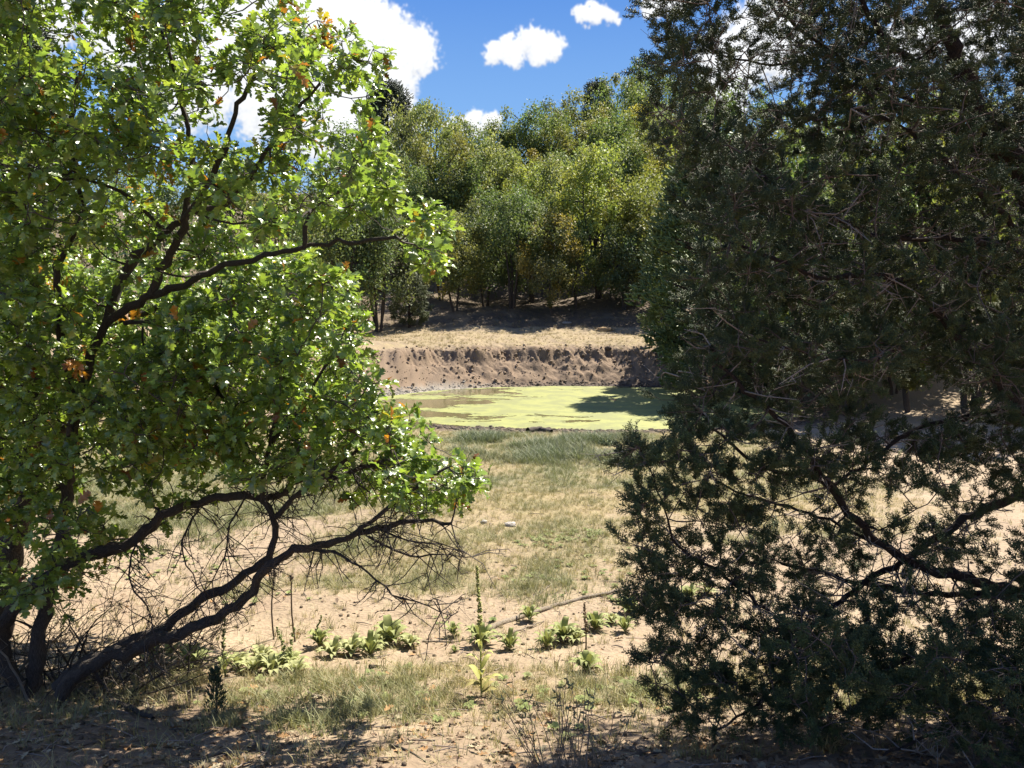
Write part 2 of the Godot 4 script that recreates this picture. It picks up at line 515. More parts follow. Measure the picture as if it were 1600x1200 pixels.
func pebble(sd: int, flat := 0.6, fineness := 2) -> MB:
	var f := FastNoiseLite.new()
	f.seed = sd
	f.frequency = 0.9
	var mb := MB.new()
	var rings := 4 * fineness; var segs := 6 * fineness
	for i in rings + 1:
		for j in segs:
			var th := PI * i / rings; var ph := TAU * j / segs
			var p := Vector3(sin(th) * cos(ph), cos(th), sin(th) * sin(ph))
			p *= 1.0 + 0.45 * f.get_noise_3dv(p * 1.3) + 0.2 * f.get_noise_3dv(p * 3.0)
			p = Vector3(p.x, p.y * flat, p.z)
			mb.vert(p)
	for i in rings:
		for j in segs:
			var a := i * segs + j; var b := i * segs + (j + 1) % segs
			mb.tri(a, b, a + segs); mb.tri(b, b + segs, a + segs)
	mb.smooth()
	return mb

func facing(dir: Vector3, up: Vector3, size: float) -> Transform3D:     # +Y along dir, +Z as near to up as it can
	var y := dir.normalized()
	var x := y.cross(up).normalized()
	if x.length_squared() < 0.5: x = y.cross(Vector3(0.7, 0.1, 0.7)).normalized()
	var z := x.cross(y)
	return Transform3D(Basis(x, y, z) * size, Vector3.ZERO)

# ---------------------------------------------------------------- near trees, grown limb by limb

var nodes := PackedVector3Array()
var node_r := PackedFloat32Array()

func limb(root: Node3D, called: String, pts: Array, r0: float, r1: float, bark: Material, wob := 0.03, sides := 9) -> void:
	# pts: [across, down, distance] as sighted from the viewer
	var c := []
	for p in pts: c.append(P(p[0], p[1], p[2]))
	limb3(root, called, c, r0, r1, bark, wob, sides)

func limb3(root: Node3D, called: String, c: Array, r0: float, r1: float, bark: Material, wob := 0.03, sides := 9) -> void:
	var line := curve(c, 0.06, wob)
	var rad := taper(line.size(), r0, r1)
	for i in line.size():
		nodes.append(line[i]); node_r.append(rad[i])
	var mb := MB.new()
	var local := PackedVector3Array()
	for p in line: local.append(p - root.position)
	tube(mb, local, rad, sides, Color.WHITE, 0.5)
	obj(called, mb.done(bark), root)

func nearest(p: Vector3, from := 0) -> int:
	var best := 1e9
	var at := from
	for i in range(from, nodes.size()):
		var q := p.distance_squared_to(nodes[i])
		if q < best:
			best = q
			at = i
	return at

func inside(poly: PackedVector2Array, p: Vector2) -> bool: return Geometry2D.is_point_in_polygon(p, poly)

func blobs_in(outline: Array, d0: float, d1: float, gap: float, most: int) -> Array:   # spread points through a crown's volume
	var poly := PackedVector2Array()
	var dm := (d0 + d1) * 0.5
	var lo := Vector2(1e9, 1e9); var hi := -lo
	for q in outline:
		var w := P(q[0], q[1], dm)
		poly.append(Vector2(w.x, w.y))
		lo = lo.min(Vector2(w.x, w.y)); hi = hi.max(Vector2(w.x, w.y))
	var out := []
	for tries in most * 60:
		if out.size() >= most: break
		var d := rnd(d0, d1)
		var q := Vector2(rnd(lo.x, hi.x), rnd(lo.y, hi.y))
		if not inside(poly, q): continue
		var s := d / dm
		var p := Vector3(q.x * s, EYE.y + (q.y - EYE.y) * s, -d)
		if p.y < H(p.x, d) + 0.12: continue
		var ok := true
		for o in out:
			if p.distance_to(o) < gap: ok = false; break
		if ok: out.append(p)
	return out

func crown(root: Node3D, spots: Array, radius: float, shoots: int, wood: Material, oakish: bool, tip_r := 0.004) -> Array:
	# a branch to each spot, shoots round it; returns the shoot ends [[point, direction], ...]
	var tw := MB.new()
	var ends := []
	var order := spots.duplicate()
	var base := nodes[0]
	order.sort_custom(func(a, b): return a.distance_squared_to(base) < b.distance_squared_to(base))
	for s in order:
		var k := nearest(s)
		var a := nodes[k]
		var first := nodes.size()
		var reach: float = a.distance_to(s)
		if reach > 0.05:
			var mid: Vector3 = a.lerp(s, 0.5) + rv() * reach * 0.16 + Vector3(0, (-0.10 if oakish else 0.05) * reach, 0)
			var line := curve([a, mid, s], 0.05, 0.03 if oakish else 0.015)
			var r0 := clampf(node_r[k] * 0.75, 0.003, 0.006 + 0.008 * reach)
			var rad := taper(line.size(), r0, tip_r)
			for i in range(1, line.size()):
				nodes.append(line[i]); node_r.append(rad[i])
			var local := PackedVector3Array()
			for p in line: local.append(p - root.position)
			if r0 > 0.0075:
				var mb := MB.new()
				tube(mb, local, rad, 6, Color.WHITE, 0.4)
				obj("branch", mb.done(wood), root)
			else:
				tube(tw, local, rad, 4)
		else:
			nodes.append(s); node_r.append(tip_r)
		var n := int(shoots * rnd(0.6, 1.4))
		for j in n:
			var off := rv() * radius * rnd(0.75, 1.25)
			off.y *= 0.8
			var e: Vector3 = s + off
			if e.y < H(e.x, -e.z) + 0.03: continue
			var q := first
			var bd := 1e9
			for i in range(first, nodes.size()):
				var dd := e.distance_squared_to(nodes[i])
				if dd < bd: bd = dd; q = i
			var st := nodes[q]
			var m := st.lerp(e, 0.55) + rv() * 0.03
			var pl := PackedVector3Array([st - root.position, m - root.position, e - root.position])
			tube(tw, pl, PackedFloat32Array([minf(node_r[q], tip_r), tip_r * 0.7, tip_r * 0.4]), 3)
			if j % 3 == 0: nodes.append(m); node_r.append(tip_r * 0.8)
			ends.append([e, (e - st).normalized(), m])
	if tw.v.size():
		var t := obj("twigs", tw.done(M.twig if oakish else M.juniper_twig), root)
		t.set_meta("kind", "stuff")
	return ends

func sighted(p: Vector3) -> Vector2:      # where the viewer sees a point, on a 1600 x 1200 photograph
	var v := p - EYE
	var ahead := -v.z * cos(PITCH) - v.y * sin(PITCH)
	var up := v.y * cos(PITCH) - v.z * sin(PITCH)
	return Vector2(800.0 + FOCAL * v.x / ahead, 600.0 - FOCAL * up / ahead)

func in_view(p: Vector3) -> bool: return Rect2(5, 5, 1590, 1190).has_point(sighted(p))

func put_leaves(root: Node3D, called: String, list: Array, meshes: Array, palette: Array, singles: int) -> void:
	# list: [Transform3D in the world, tone, variant]; the nearest become parts of their own, the rest one mass
	var order := range(list.size())
	order = order.filter(func(i): return in_view(list[i][0].origin))
	order.sort_custom(func(a, b): return list[a][0].origin.distance_squared_to(EYE) < list[b][0].origin.distance_squared_to(EYE))
	var single := {}
	for i in order.slice(0, singles): single[i] = true
	var tinted := {}
	var shift := Transform3D(Basis(), -root.position)
	for v in meshes.size():
		var where := []
		var tints := []
		for i in list.size():
			if list[i][2] != v: continue
			var t: Transform3D = shift * list[i][0]
			if single.has(i):
				var key := Vector2i(v, list[i][1])
				if not tinted.has(key):
					var mb: MB = meshes[v]
					var m := MB.new()
					m.add(mb, Transform3D(), palette[list[i][1]])
					tinted[key] = m.done(M.leaf if called == "leaf" else M.scale_leaf)
				var o := obj(called, tinted[key], root)
				o.transform = t
			else:
				where.append(t)
				var c: Color = palette[list[i][1]] * rnd(0.6, 1.22)
				c.a = 1.0
				tints.append(c)
		if where.size():
			many("foliage" if v == 0 else "foliage_%03d" % v, meshes[v].done(M.leaf if called == "leaf" else M.scale_leaf), where, tints, root)

const OAK_TONES := [[0.185, 0.280, 0.066], [0.230, 0.335, 0.070], [0.280, 0.385, 0.074], [0.165, 0.235, 0.105], [0.300, 0.375, 0.075], [0.40, 0.33, 0.04], [0.46, 0.20, 0.03], [0.27, 0.11, 0.035]]
func oak_palette() -> Array: return OAK_TONES.map(func(t): return Color(t[0], t[1], t[2]))

func dress_oak(root: Node3D, ends: Array, size: float, per: int, turned: float) -> Array:
	var list := []
	for e in ends:
		var p: Vector3 = e[0]
		var dir: Vector3 = (e[1] + Vector3(0, 0.15, 0)).normalized()
		var u := dir.cross(Vector3.UP + rv() * 0.2).normalized()
		var w := dir.cross(u)
		var warm := nb.get_noise_3dv(p * 1.6) + rnd(-0.25, 0.25)
		var n := per + rng.randi_range(-1, 2)
		for k in n:
			var an := TAU * k / n + rnd(-0.4, 0.4)
			var out := (u * cos(an) + w * sin(an)) * rnd(0.6, 1.1) + dir * rnd(0.3, 0.9) + Vector3(0, rnd(-0.45, 0.1), 0)
			var at := p - dir * rnd(0.0, 0.05) if k < n - 2 else p.lerp(e[2], rnd(0.1, 0.7))
			var t := facing(out, Vector3(0.15, 1, 0.1) + rv() * 0.75, size * rnd(0.65, 1.2))
			t.origin = at
			var tone := 0
			var roll := rng.randf()
			if warm > turned: tone = [4, 5, 5, 6, 7, 6, 2][rng.randi() % 7]
			elif roll < 0.025: tone = 5 + rng.randi() % 3
			else: tone = [0, 1, 1, 2, 3, 0, 2, 4][rng.randi() % 8]
			list.append([t, tone, rng.randi() % 3])
	return list

func near_oaks() -> void:
	var leaves := [oak_leaf(3, 0.10), oak_leaf(8, 0.28), oak_leaf(15, -0.12)]
	# --- the low oak whose stems lean out over the clearing
	rng.seed = 101
	nodes.clear(); node_r.clear()
	var a := thing("scrub_oak", on_ground(105, 1082))
	tag(a, "green scrub oak on the left with two low dark stems leaning right over the grass", "oak tree", "scrub oaks on the left")
	limb(a, "stem", [[98, 1088, 5.62], [125, 1050, 5.6], [235, 1003, 5.5], [320, 975, 5.45], [345, 960, 5.4], [370, 945, 5.4], [402, 922, 5.38], [398, 905, 5.36], [435, 875, 5.32], [455, 857, 5.3], [480, 855, 5.28], [545, 840, 5.25], [590, 825, 5.2], [645, 815, 5.15], [705, 818, 5.1]], 0.054, 0.010, M.oak_bark, 0.035)
	limb(a, "stem", [[90, 1075, 5.7], [125, 1040, 5.7], [245, 985, 5.62], [310, 940, 5.58], [370, 908, 5.55], [410, 880, 5.5], [430, 842, 5.5], [430, 808, 5.5], [408, 782, 5.52], [412, 740, 5.5], [425, 690, 5.5], [432, 640, 5.5]], 0.046, 0.011, M.oak_bark, 0.035)
	limb(a, "stem", [[30, 1070, 5.9], [0, 1000, 5.9], [45, 925, 5.85], [92, 888, 5.8], [150, 865, 5.8], [215, 840, 5.75], [255, 806, 5.7], [310, 786, 5.7], [388, 772, 5.65], [425, 780, 5.6], [470, 750, 5.55], [525, 745, 5.5], [600, 720, 5.4]], 0.058, 0.011, M.oak_bark, 0.035)
	limb(a, "branch", [[430, 808, 5.5], [470, 770, 5.4], [520, 735, 5.3], [560, 700, 5.25], [575, 650, 5.2]], 0.02, 0.008, M.oak_bark, 0.03, 7)
	limb(a, "branch", [[545, 840, 5.25], [600, 800, 5.1], [650, 760, 5.0], [700, 730, 5.0]], 0.017, 0.007, M.oak_bark, 0.03, 7)
	limb(a, "branch", [[412, 740, 5.5], [380, 690, 5.6], [360, 640, 5.7], [330, 590, 5.8], [300, 560, 5.8]], 0.018, 0.008, M.oak_bark, 0.03, 7)
	limb(a, "branch", [[425, 690, 5.5], [470, 640, 5.5], [500, 590, 5.5], [530, 540, 5.5]], 0.016, 0.007, M.oak_bark, 0.03, 7)
	limb(a, "bare_branch", [[480, 856, 5.28], [535, 870, 5.2], [575, 895, 5.15], [615, 930, 5.1], [650, 941, 5.05], [705, 962, 5.0]], 0.011, 0.0025, M.oak_bark, 0.02, 6)
	limb(a, "bare_branch", [[575, 838, 5.2], [600, 853, 5.2], [640, 868, 5.15], [690, 866, 5.1], [737, 870, 5.1]], 0.009, 0.0022, M.oak_bark, 0.02, 6)
	limb(a, "bare_branch", [[590, 826, 5.2], [640, 845, 5.1], [690, 850, 5.05], [725, 862, 5.0]], 0.007, 0.002, M.oak_bark, 0.02, 6)
	limb(a, "bare_branch", [[310, 786, 5.7], [285, 850, 5.5], [300, 900, 5.5], [325, 940, 5.45]], 0.008, 0.003, M.oak_bark, 0.03, 6)
	limb(a, "bare_branch", [[390, 772, 5.6], [360, 820, 5.5], [350, 870, 5.45], [330, 905, 5.4], [310, 940, 5.4]], 0.008, 0.003, M.oak_bark, 0.03, 6)
	limb(a, "bare_branch", [[215, 840, 5.7], [200, 900, 5.5], [235, 960, 5.4], [225, 1000, 5.4]], 0.008, 0.003, M.oak_bark, 0.03, 6)
	var bare := MB.new()                          # dead twiglets under the canopy
	var bn := nodes.size()
	for k in 620:
		var i := rng.randi() % bn
		var s := nodes[i]
		if node_r[i] > 0.05: continue
		var e := s + Vector3(rnd(-0.22, 0.25), rnd(-0.26, 0.10), rnd(-0.2, 0.2))
		var m := s.lerp(e, 0.5) + rv() * 0.04
		var f := e + rv() * 0.09
		tube(bare, PackedVector3Array([s - a.position, m - a.position, e - a.position, f - a.position]), PackedFloat32Array([0.0042, 0.0034, 0.0024, 0.001]), 3)
		for j in 2:
			var q := m.lerp(e, rnd(0, 1))
			tube(bare, PackedVector3Array([q - a.position, q + rv() * 0.05 - a.position, q + rv() * 0.12 - a.position]), PackedFloat32Array([0.0022, 0.0018, 0.0008]), 3)
	tag(obj("bare_twigs", bare.done(M.twig), a), "", "", "", "stuff")
	var spots := blobs_in([[300, 470], [440, 420], [540, 450], [555, 520], [575, 590], [610, 640], [665, 690], [755, 735], [765, 775], [705, 798], [640, 788], [560, 765], [470, 740], [400, 760], [330, 720], [200, 700], [180, 560]], 4.9, 6.4, 0.18, 150)
	var ends := crown(a, spots, 0.155, 9, M.oak_bark, true)
	put_leaves(a, "leaf", dress_oak(a, ends, 0.092, 5, 0.75), leaves, oak_palette(), 300)
	# --- the taller oak above it
	rng.seed = 202
	nodes.clear(); node_r.clear()
	var b := thing("scrub_oak", on_ground(45, 1075))
	tag(b, "tall scrub oak filling the upper left, touched with yellow and rust leaves", "oak tree", "scrub oaks on the left")
	limb(b, "stem", [[50, 1085, 5.95], [70, 960, 6.0], [95, 850, 6.0], [105, 760, 6.0], [120, 640, 5.95], [160, 515, 5.9], [240, 460, 5.8], [300, 440, 5.7], [365, 410, 5.6], [440, 395, 5.5], [500, 382, 5.45], [560, 377, 5.4], [620, 370, 5.3]], 0.056, 0.010, M.oak_bark, 0.035)
	limb(b, "stem", [[235, 462, 5.8], [258, 410, 5.8], [280, 370, 5.75], [300, 325, 5.7], [335, 270, 5.7], [352, 235, 5.7], [380, 150, 5.7], [420, 70, 5.7]], 0.030, 0.010, M.oak_bark, 0.03)
	limb(b, "branch", [[300, 328, 5.7], [350, 320, 5.6], [382, 288, 5.6], [415, 240, 5.5], [460, 180, 5.4], [500, 130, 5.3]], 0.022, 0.008, M.oak_bark, 0.03, 7)
	limb(b, "stem", [[165, 505, 5.9], [185, 450, 5.95], [215, 400, 6.0], [262, 363, 6.0], [290, 330, 6.05], [300, 240, 6.1], [280, 140, 6.1], [250, 40, 6.1]], 0.034, 0.010, M.oak_bark, 0.03)
	limb(b, "branch", [[195, 505, 5.85], [260, 502, 5.7], [320, 520, 5.6], [362, 545, 5.5], [415, 556, 5.45]], 0.017, 0.006, M.oak_bark, 0.025, 7)
	limb(b, "branch", [[475, 390, 5.45], [480, 342, 5.4], [500, 315, 5.35], [540, 290, 5.3], [552, 240, 5.3]], 0.015, 0.006, M.oak_bark, 0.025, 7)
	limb(b, "branch", [[120, 640, 5.95], [95, 520, 5.8], [90, 420, 5.7], [130, 330, 5.6], [110, 230, 5.6], [120, 120, 5.6]], 0.030, 0.009, M.oak_bark, 0.03, 7)
	limb(b, "branch", [[262, 363, 6.0], [205, 312, 5.9], [150, 285, 5.8], [90, 280, 5.7]], 0.016, 0.006, M.oak_bark, 0.03, 7)
	limb(b, "branch", [[300, 330, 5.7], [340, 345, 5.6], [390, 345, 5.5], [420, 315, 5.4]], 0.010, 0.004, M.oak_bark, 0.03, 6)
	spots = blobs_in([[-160, -160], [430, -160], [440, 0], [500, 35], [575, 90], [585, 150], [545, 175], [520, 215], [600, 235], [630, 300], [695, 360], [705, 440], [640, 420], [590, 380], [500, 350], [420, 360], [330, 400], [260, 430], [200, 480], [60, 560], [-160, 600]], 4.7, 6.9, 0.185, 350)
	spots = spots.filter(func(p): return not (p.z > -5.75 and fmod(absf(p.x * 37.0 + p.y * 53.0), 1.0) > 0.3 and inside(PackedVector2Array([Vector2(150, 300), Vector2(230, 240), Vector2(430, 220), Vector2(470, 310), Vector2(600, 330), Vector2(610, 400), Vector2(420, 440), Vector2(200, 530), Vector2(120, 480)]), sighted(p))))
	ends = crown(b, spots, 0.165, 10, M.oak_bark, true)
	ends += crown(b, blobs_in([[-150, 540], [180, 520], [330, 560], [300, 690], [210, 740], [60, 770], [-150, 780]], 5.3, 6.6, 0.18, 70), 0.16, 9, M.oak_bark, true)
	ends += crown(b, blobs_in([[-120, 740], [200, 720], [340, 760], [300, 830], [140, 880], [60, 960], [-120, 990]], 5.0, 6.6, 0.19, 60), 0.15, 7, M.oak_bark, true)
	put_leaves(b, "leaf", dress_oak(b, ends, 0.094, 5, 0.52), leaves, oak_palette(), 300)
	# --- the oak behind them, at the left edge
	rng.seed = 303
	nodes.clear(); node_r.clear()
	var c := thing("scrub_oak", P(-20, 900, 7.4) * Vector3(1, 0, 1) + Vector3(0, H(P(-20, 900, 7.4).x, 7.4) - 0.03, 0))
	tag(c, "leafy scrub oak at the left edge with a thick upright grey trunk", "oak tree", "scrub oaks on the left")
	limb3(c, "trunk", [c.position, P(20, 850, 7.3), P(48, 765, 7.2), P(42, 725, 7.2), P(55, 650, 7.2), P(50, 580, 7.3), P(20, 480, 7.4), P(30, 350, 7.4), P(0, 200, 7.4)], 0.125, 0.03, M.oak_bark, 0.03, 12)
	limb(c, "branch", [[52, 640, 7.2], [110, 560, 7.3], [190, 500, 7.4], [300, 470, 7.4], [420, 460, 7.4]], 0.04, 0.012, M.oak_bark, 0.04, 7)
	limb(c, "branch", [[48, 700, 7.2], [120, 660, 7.4], [220, 620, 7.6], [330, 600, 7.7], [450, 560, 7.7]], 0.04, 0.012, M.oak_bark, 0.04, 7)
	limb(c, "branch", [[45, 740, 7.2], [-20, 650, 7.0], [-60, 560, 6.8], [-80, 450, 6.7]], 0.04, 0.012, M.oak_bark, 0.04, 7)
	spots = blobs_in([[-150, 330], [80, 380], [200, 440], [420, 400], [530, 430], [540, 500], [550, 560], [530, 640], [420, 650], [330, 680], [200, 690], [120, 720], [60, 740], [-150, 760]], 6.9, 8.6, 0.24, 210)
	ends = crown(c, spots, 0.25, 12, M.oak_bark, true)
	put_leaves(c, "leaf", dress_oak(c, ends, 0.110, 5, 0.6), leaves, oak_palette(), 120)

func near_juniper() -> void:
	var sprays := [juniper_spray(5), juniper_spray(6), juniper_spray(7)]
	rng.seed = 404
	nodes.clear(); node_r.clear()
	var foot := P(1735, 1120, 4.9)
	var j := thing("juniper_tree", Vector3(foot.x, H(foot.x, 4.9) - 0.05, -4.9))
	tag(j, "large dark juniper filling the right side of the view, limbs bare inside", "juniper tree")
	var bk: Material = M.juniper_bark
	limb3(j, "trunk", [j.position, P(1735, 1000, 4.9), P(1705, 850, 5.0), P(1680, 700, 5.0), P(1650, 500, 5.05), P(1605, 280, 5.1), P(1562, 222, 5.1), P(1525, 165, 5.1), P(1520, 130, 5.1), P(1500, 100, 5.1), P(1465, 15, 5.1), P(1440, -120, 5.1)], 0.14, 0.03, bk, 0.04, 12)
	for q in [
		["limb", [[1700, 960, 4.9], [1600, 930, 4.9], [1500, 900, 4.8], [1425, 880, 4.75], [1375, 845, 4.7], [1325, 800, 4.7], [1290, 750, 4.7], [1250, 700, 4.65], [1215, 650, 4.6], [1150, 598, 4.6], [1110, 540, 4.6]], 0.050, 0.010],
		["limb", [[1690, 740, 5.0], [1600, 770, 4.95], [1525, 802, 4.9], [1465, 840, 4.85], [1410, 880, 4.82], [1350, 912, 4.8], [1300, 950, 4.7], [1250, 1000, 4.6], [1225, 1050, 4.55], [1185, 1100, 4.5], [1150, 1125, 4.45], [1118, 1141, 4.4]], 0.040, 0.006],
		["limb", [[1700, 930, 5.1], [1600, 932, 5.1], [1450, 926, 5.05], [1350, 914, 5.0], [1300, 898, 4.95], [1220, 880, 4.9]], 0.036, 0.009],
		["limb", [[1675, 620, 5.0], [1560, 640, 5.0], [1480, 660, 4.95], [1420, 675, 4.9], [1390, 700, 4.85], [1330, 740, 4.8], [1290, 762, 4.75]], 0.028, 0.010],
		["limb", [[1250, 1000, 4.6], [1160, 922, 4.5], [1120, 890, 4.45], [1080, 870, 4.4], [1055, 845, 4.4], [1040, 810, 4.4], [1030, 780, 4.4], [1015, 728, 4.4], [1000, 700, 4.4]], 0.016, 0.004],
		["limb", [[1240, 1010, 4.6], [1200, 1000, 4.55], [1145, 975, 4.5], [1100, 950, 4.5], [1066, 938, 4.5]], 0.012, 0.004],
		["limb", [[1560, 1010, 4.8], [1425, 1028, 4.7], [1350, 1058, 4.6], [1250, 1042, 4.5], [1220, 1030, 4.5]], 0.02, 0.005],
		["limb", [[1525, 135, 5.1], [1475, 125, 5.0], [1425, 95, 4.95], [1390, 65, 4.9], [1350, 10, 4.85], [1320, -60, 4.8]], 0.028, 0.012],
		["limb", [[1640, 400, 5.05], [1560, 330, 4.9], [1500, 275, 4.8], [1450, 230, 4.75], [1415, 200, 4.7], [1380, 185, 4.7], [1330, 170, 4.6]], 0.026, 0.008],
		["limb", [[1535, 180, 5.1], [1510, 170, 5.2], [1450, 165, 5.3], [1400, 150, 5.3], [1350, 125, 5.3], [1300, 80, 5.3], [1240, 40, 5.3], [1180, -20, 5.3]], 0.022, 0.007],
		["limb", [[1655, 420, 5.0], [1560, 385, 4.9], [1510, 376, 4.8], [1450, 372, 4.8], [1390, 370, 4.7], [1300, 340, 4.6], [1230, 318, 4.5], [1210, 292, 4.5], [1160, 240, 4.5]], 0.030, 0.008],
		["limb", [[1680, 720, 5.0], [1600, 640, 4.8], [1550, 590, 4.7], [1500, 530, 4.65], [1460, 485, 4.6], [1425, 442, 4.6], [1350, 434, 4.5], [1280, 430, 4.5], [1200, 400, 4.5], [1140, 380, 4.5]], 0.040, 0.009],
		["limb", [[1290, 750, 4.7], [1200, 730, 4.8], [1150, 700, 4.9], [1090, 640, 4.9], [1060, 580, 4.9]], 0.016, 0.005],
		["limb", [[1425, 880, 4.75], [1330, 830, 4.9], [1230, 790, 5.0], [1150, 770, 5.0], [1110, 740, 5.0]], 0.016, 0.005],
		["limb", [[1700, 1000, 4.9], [1560, 1100, 4.3], [1450, 1150, 4.0], [1380, 1180, 3.9]], 0.022, 0.006],
		["limb", [[1620, 320, 5.1], [1590, 200, 5.3], [1600, 60, 5.4], [1580, -60, 5.5]], 0.04, 0.015],
		["limb", [[1430, 520, 4.6], [1380, 560, 4.5], [1300, 560, 4.4], [1220, 540, 4.4], [1160, 520, 4.4]], 0.014, 0.005],
		["limb", [[1300, 80, 5.3], [1220, 100, 5.2], [1140, 90, 5.1], [1080, 60, 5.0], [1040, 60, 5.0]], 0.012, 0.004]]:
		limb(j, q[0], q[1], q[2] * 0.78, q[3] * 0.9, bk, 0.03, 8)
	M.juniper_twig = mat(lin(0.10, 0.075, 0.062), 0.9)
	var dead := MB.new()                          # bare grey twigs inside the crown
	var bn := nodes.size()
	for k in 720:
		var i := rng.randi() % bn
		if node_r[i] > 0.05: continue
		var s := nodes[i] - j.position
		var dir := rv()
		dir.y = dir.y * 0.6 - 0.1
		var l := rnd(0.12, 0.42)
		var m := s + dir * l * 0.5 + rv() * 0.04
		var e := m + (dir + rv() * 0.5) * l * 0.6
		tube(dead, PackedVector3Array([s, m, e]), PackedFloat32Array([0.0048, 0.0036, 0.0015]), 4)
		for n in 3:
			var q := m.lerp(e, rnd(0.0, 0.9))
			tube(dead, PackedVector3Array([q, q + rv() * 0.06, q + (dir + rv()) * 0.10]), PackedFloat32Array([0.0024, 0.0018, 0.0008]), 3)
	tag(obj("bare_twigs", dead.done(M.pale_twig), j), "", "", "", "stuff")
	var list := []
	for q in [
		[[[1090, -160], [1015, 40], [1008, 130], [1060, 250], [1085, 400], [1085, 560], [1045, 640], [1120, 650], [1300, 640], [1450, 560], [1560, 640], [1900, 640], [1900, -160]], 4.2, 5.7, 0.145, 540, 0.17],
		[[[1300, -160], [1260, 40], [1200, 300], [1120, 400], [1120, 560], [1300, 600], [1560, 600], [1900, 640], [1900, -160]], 5.4, 6.5, 0.19, 200, 0.20],
		[[[1045, 640], [965, 710], [1000, 830], [990, 930], [1005, 1040], [1060, 1120], [1230, 1130], [1260, 1000], [1180, 980], [1150, 850], [1120, 760], [1150, 660]], 4.1, 4.9, 0.15, 75, 0.11],
		[[[1120, 650], [1300, 640], [1450, 660], [1600, 640], [1800, 640], [1800, 1000], [1560, 980], [1430, 1000], [1260, 990], [1170, 900]], 4.3, 5.6, 0.155, 150, 0.125],
		[[[1260, 990], [1430, 1000], [1560, 980], [1850, 980], [1850, 1240], [1400, 1190], [1240, 1120]], 3.7, 5.2, 0.15, 130, 0.14]]:
		var spots := blobs_in(q[0], q[1], q[2], q[3], q[4])
		for e in crown(j, spots, q[5], 11, bk, false, 0.003):
			for k in rng.randi_range(4, 6):
				var dir: Vector3 = (e[1] + rv() * 0.7 + Vector3(0, 0.35, 0)).normalized()
				var t := facing(dir, rv(), rnd(0.05, 0.095))
				t.origin = e[0] if k < 2 else (e[0] as Vector3).lerp(e[2], rnd(0.0, 0.9))
				list.append([t, rng.randi() % 4, rng.randi() % 3])
	put_leaves(j, "foliage_spray", list, sprays, [Color(0.062, 0.100, 0.034), Color(0.082, 0.120, 0.038), Color(0.050, 0.084, 0.034), Color(0.118, 0.142, 0.042)], 300)

# ---------------------------------------------------------------- trees farther off

func far_oak(sd: int, tall: float, wide: float, stems: int, leaves_n: int, leaf: float, droop := 0.0, mixed := 0.0) -> Array:   # [trunk mesh, crown mesh, twigs]
	rng.seed = sd
	var wood := MB.new()
	var tips := []
	for s in stems:
		var an := TAU * s / stems + rnd(-0.5, 0.5)
		var lean := rnd(0.10, 0.28) * wide
		var a := Vector3(cos(an), 0, sin(an)) * (0.08 if stems > 1 else 0.0)
		var top := Vector3(cos(an) * lean, tall * rnd(0.72, 0.9), sin(an) * lean)
		var line := curve([a - Vector3(0, 0.3, 0), a.lerp(top, 0.35) + rv() * 0.25, a.lerp(top, 0.7) + rv() * 0.3, top], 0.35, 0.06)
		var r := rnd(0.07, 0.11) * tall / 7.0
		tube(wood, line, taper(line.size(), r, r * 0.25), 7, Color.WHITE, 0.3)
		for k in 5:
			var i := int(line.size() * rnd(0.35, 0.95))
			var p: Vector3 = line[mini(i, line.size() - 1)]
			var bn := rnd(0, TAU)
			var e := p + Vector3(cos(bn), rnd(0.1, 0.7), sin(bn)) * wide * rnd(0.2, 0.42)
			var bl := curve([p, p.lerp(e, 0.5) + rv() * 0.2, e], 0.3, 0.05)
			tube(wood, bl, taper(bl.size(), r * 0.4, r * 0.12), 5)
			tips.append(e)
			tips.append(p.lerp(e, 0.6))
		tips.append(top)
	var clumps := []
	for k in 38:
		var q := rv()
		q = q.normalized() * pow(q.length(), 0.45)
		var p := Vector3(q.x * wide * 0.5, tall * (0.54 + 0.42 * q.y), q.z * wide * 0.5)
		p.x *= 1.0 - 0.35 * maxf(0.0, q.y); p.z *= 1.0 - 0.35 * maxf(0.0, q.y)
		clumps.append(p)
	for t in tips: clumps.append(t + rv() * 0.3)
	var mb := MB.new()
	for k in leaves_n:
		var ci := rng.randi() % clumps.size()
		var cp: Vector3 = clumps[ci]
		var cr := 0.40 + 0.55 * fmod(ci * 0.618, 1.0)
		var o := (rv() + rv()) * 0.62 * cr
		o.y *= 1.1
		var p := cp + o
		if droop > 0.0: p.y -= droop * Vector2(o.x, o.z).length_squared()
		var shade := 0.80 + 0.40 * fmod(ci * 0.377, 1.0) + rnd(-0.15, 0.15)
		var col := Color(shade * (0.9 + 0.25 * fmod(ci * 0.731, 1.0)), shade, shade * 0.9)
		if mixed > 0.0 and fmod(ci * 0.547, 1.0) < mixed: col = Color(shade * 1.5, shade * 1.15, shade * 0.75)
		var t := facing(rv() + Vector3(0, -0.2 - droop, 0), Vector3(0, 1, 0) + rv() * 0.9, leaf * rnd(0.6, 1.25))
		t.origin = p
		var b := mb.v.size()
		mb.vert(t * Vector3(0, -0.5, 0), col, Vector2.ZERO, t.basis.z); mb.vert(t * Vector3(-0.34, 0.05, 0.10), col, Vector2.ZERO, (t.basis.z - t.basis.x * 0.3).normalized())
		mb.vert(t * Vector3(0, 0.5, -0.08), col, Vector2.ZERO, t.basis.z); mb.vert(t * Vector3(0.34, 0.05, 0.10), col, Vector2.ZERO, (t.basis.z + t.basis.x * 0.3).normalized())
		mb.tri(b, b + 1, b + 2); mb.tri(b, b + 2, b + 3)
	return [wood.done(M.oak_bark), mb]

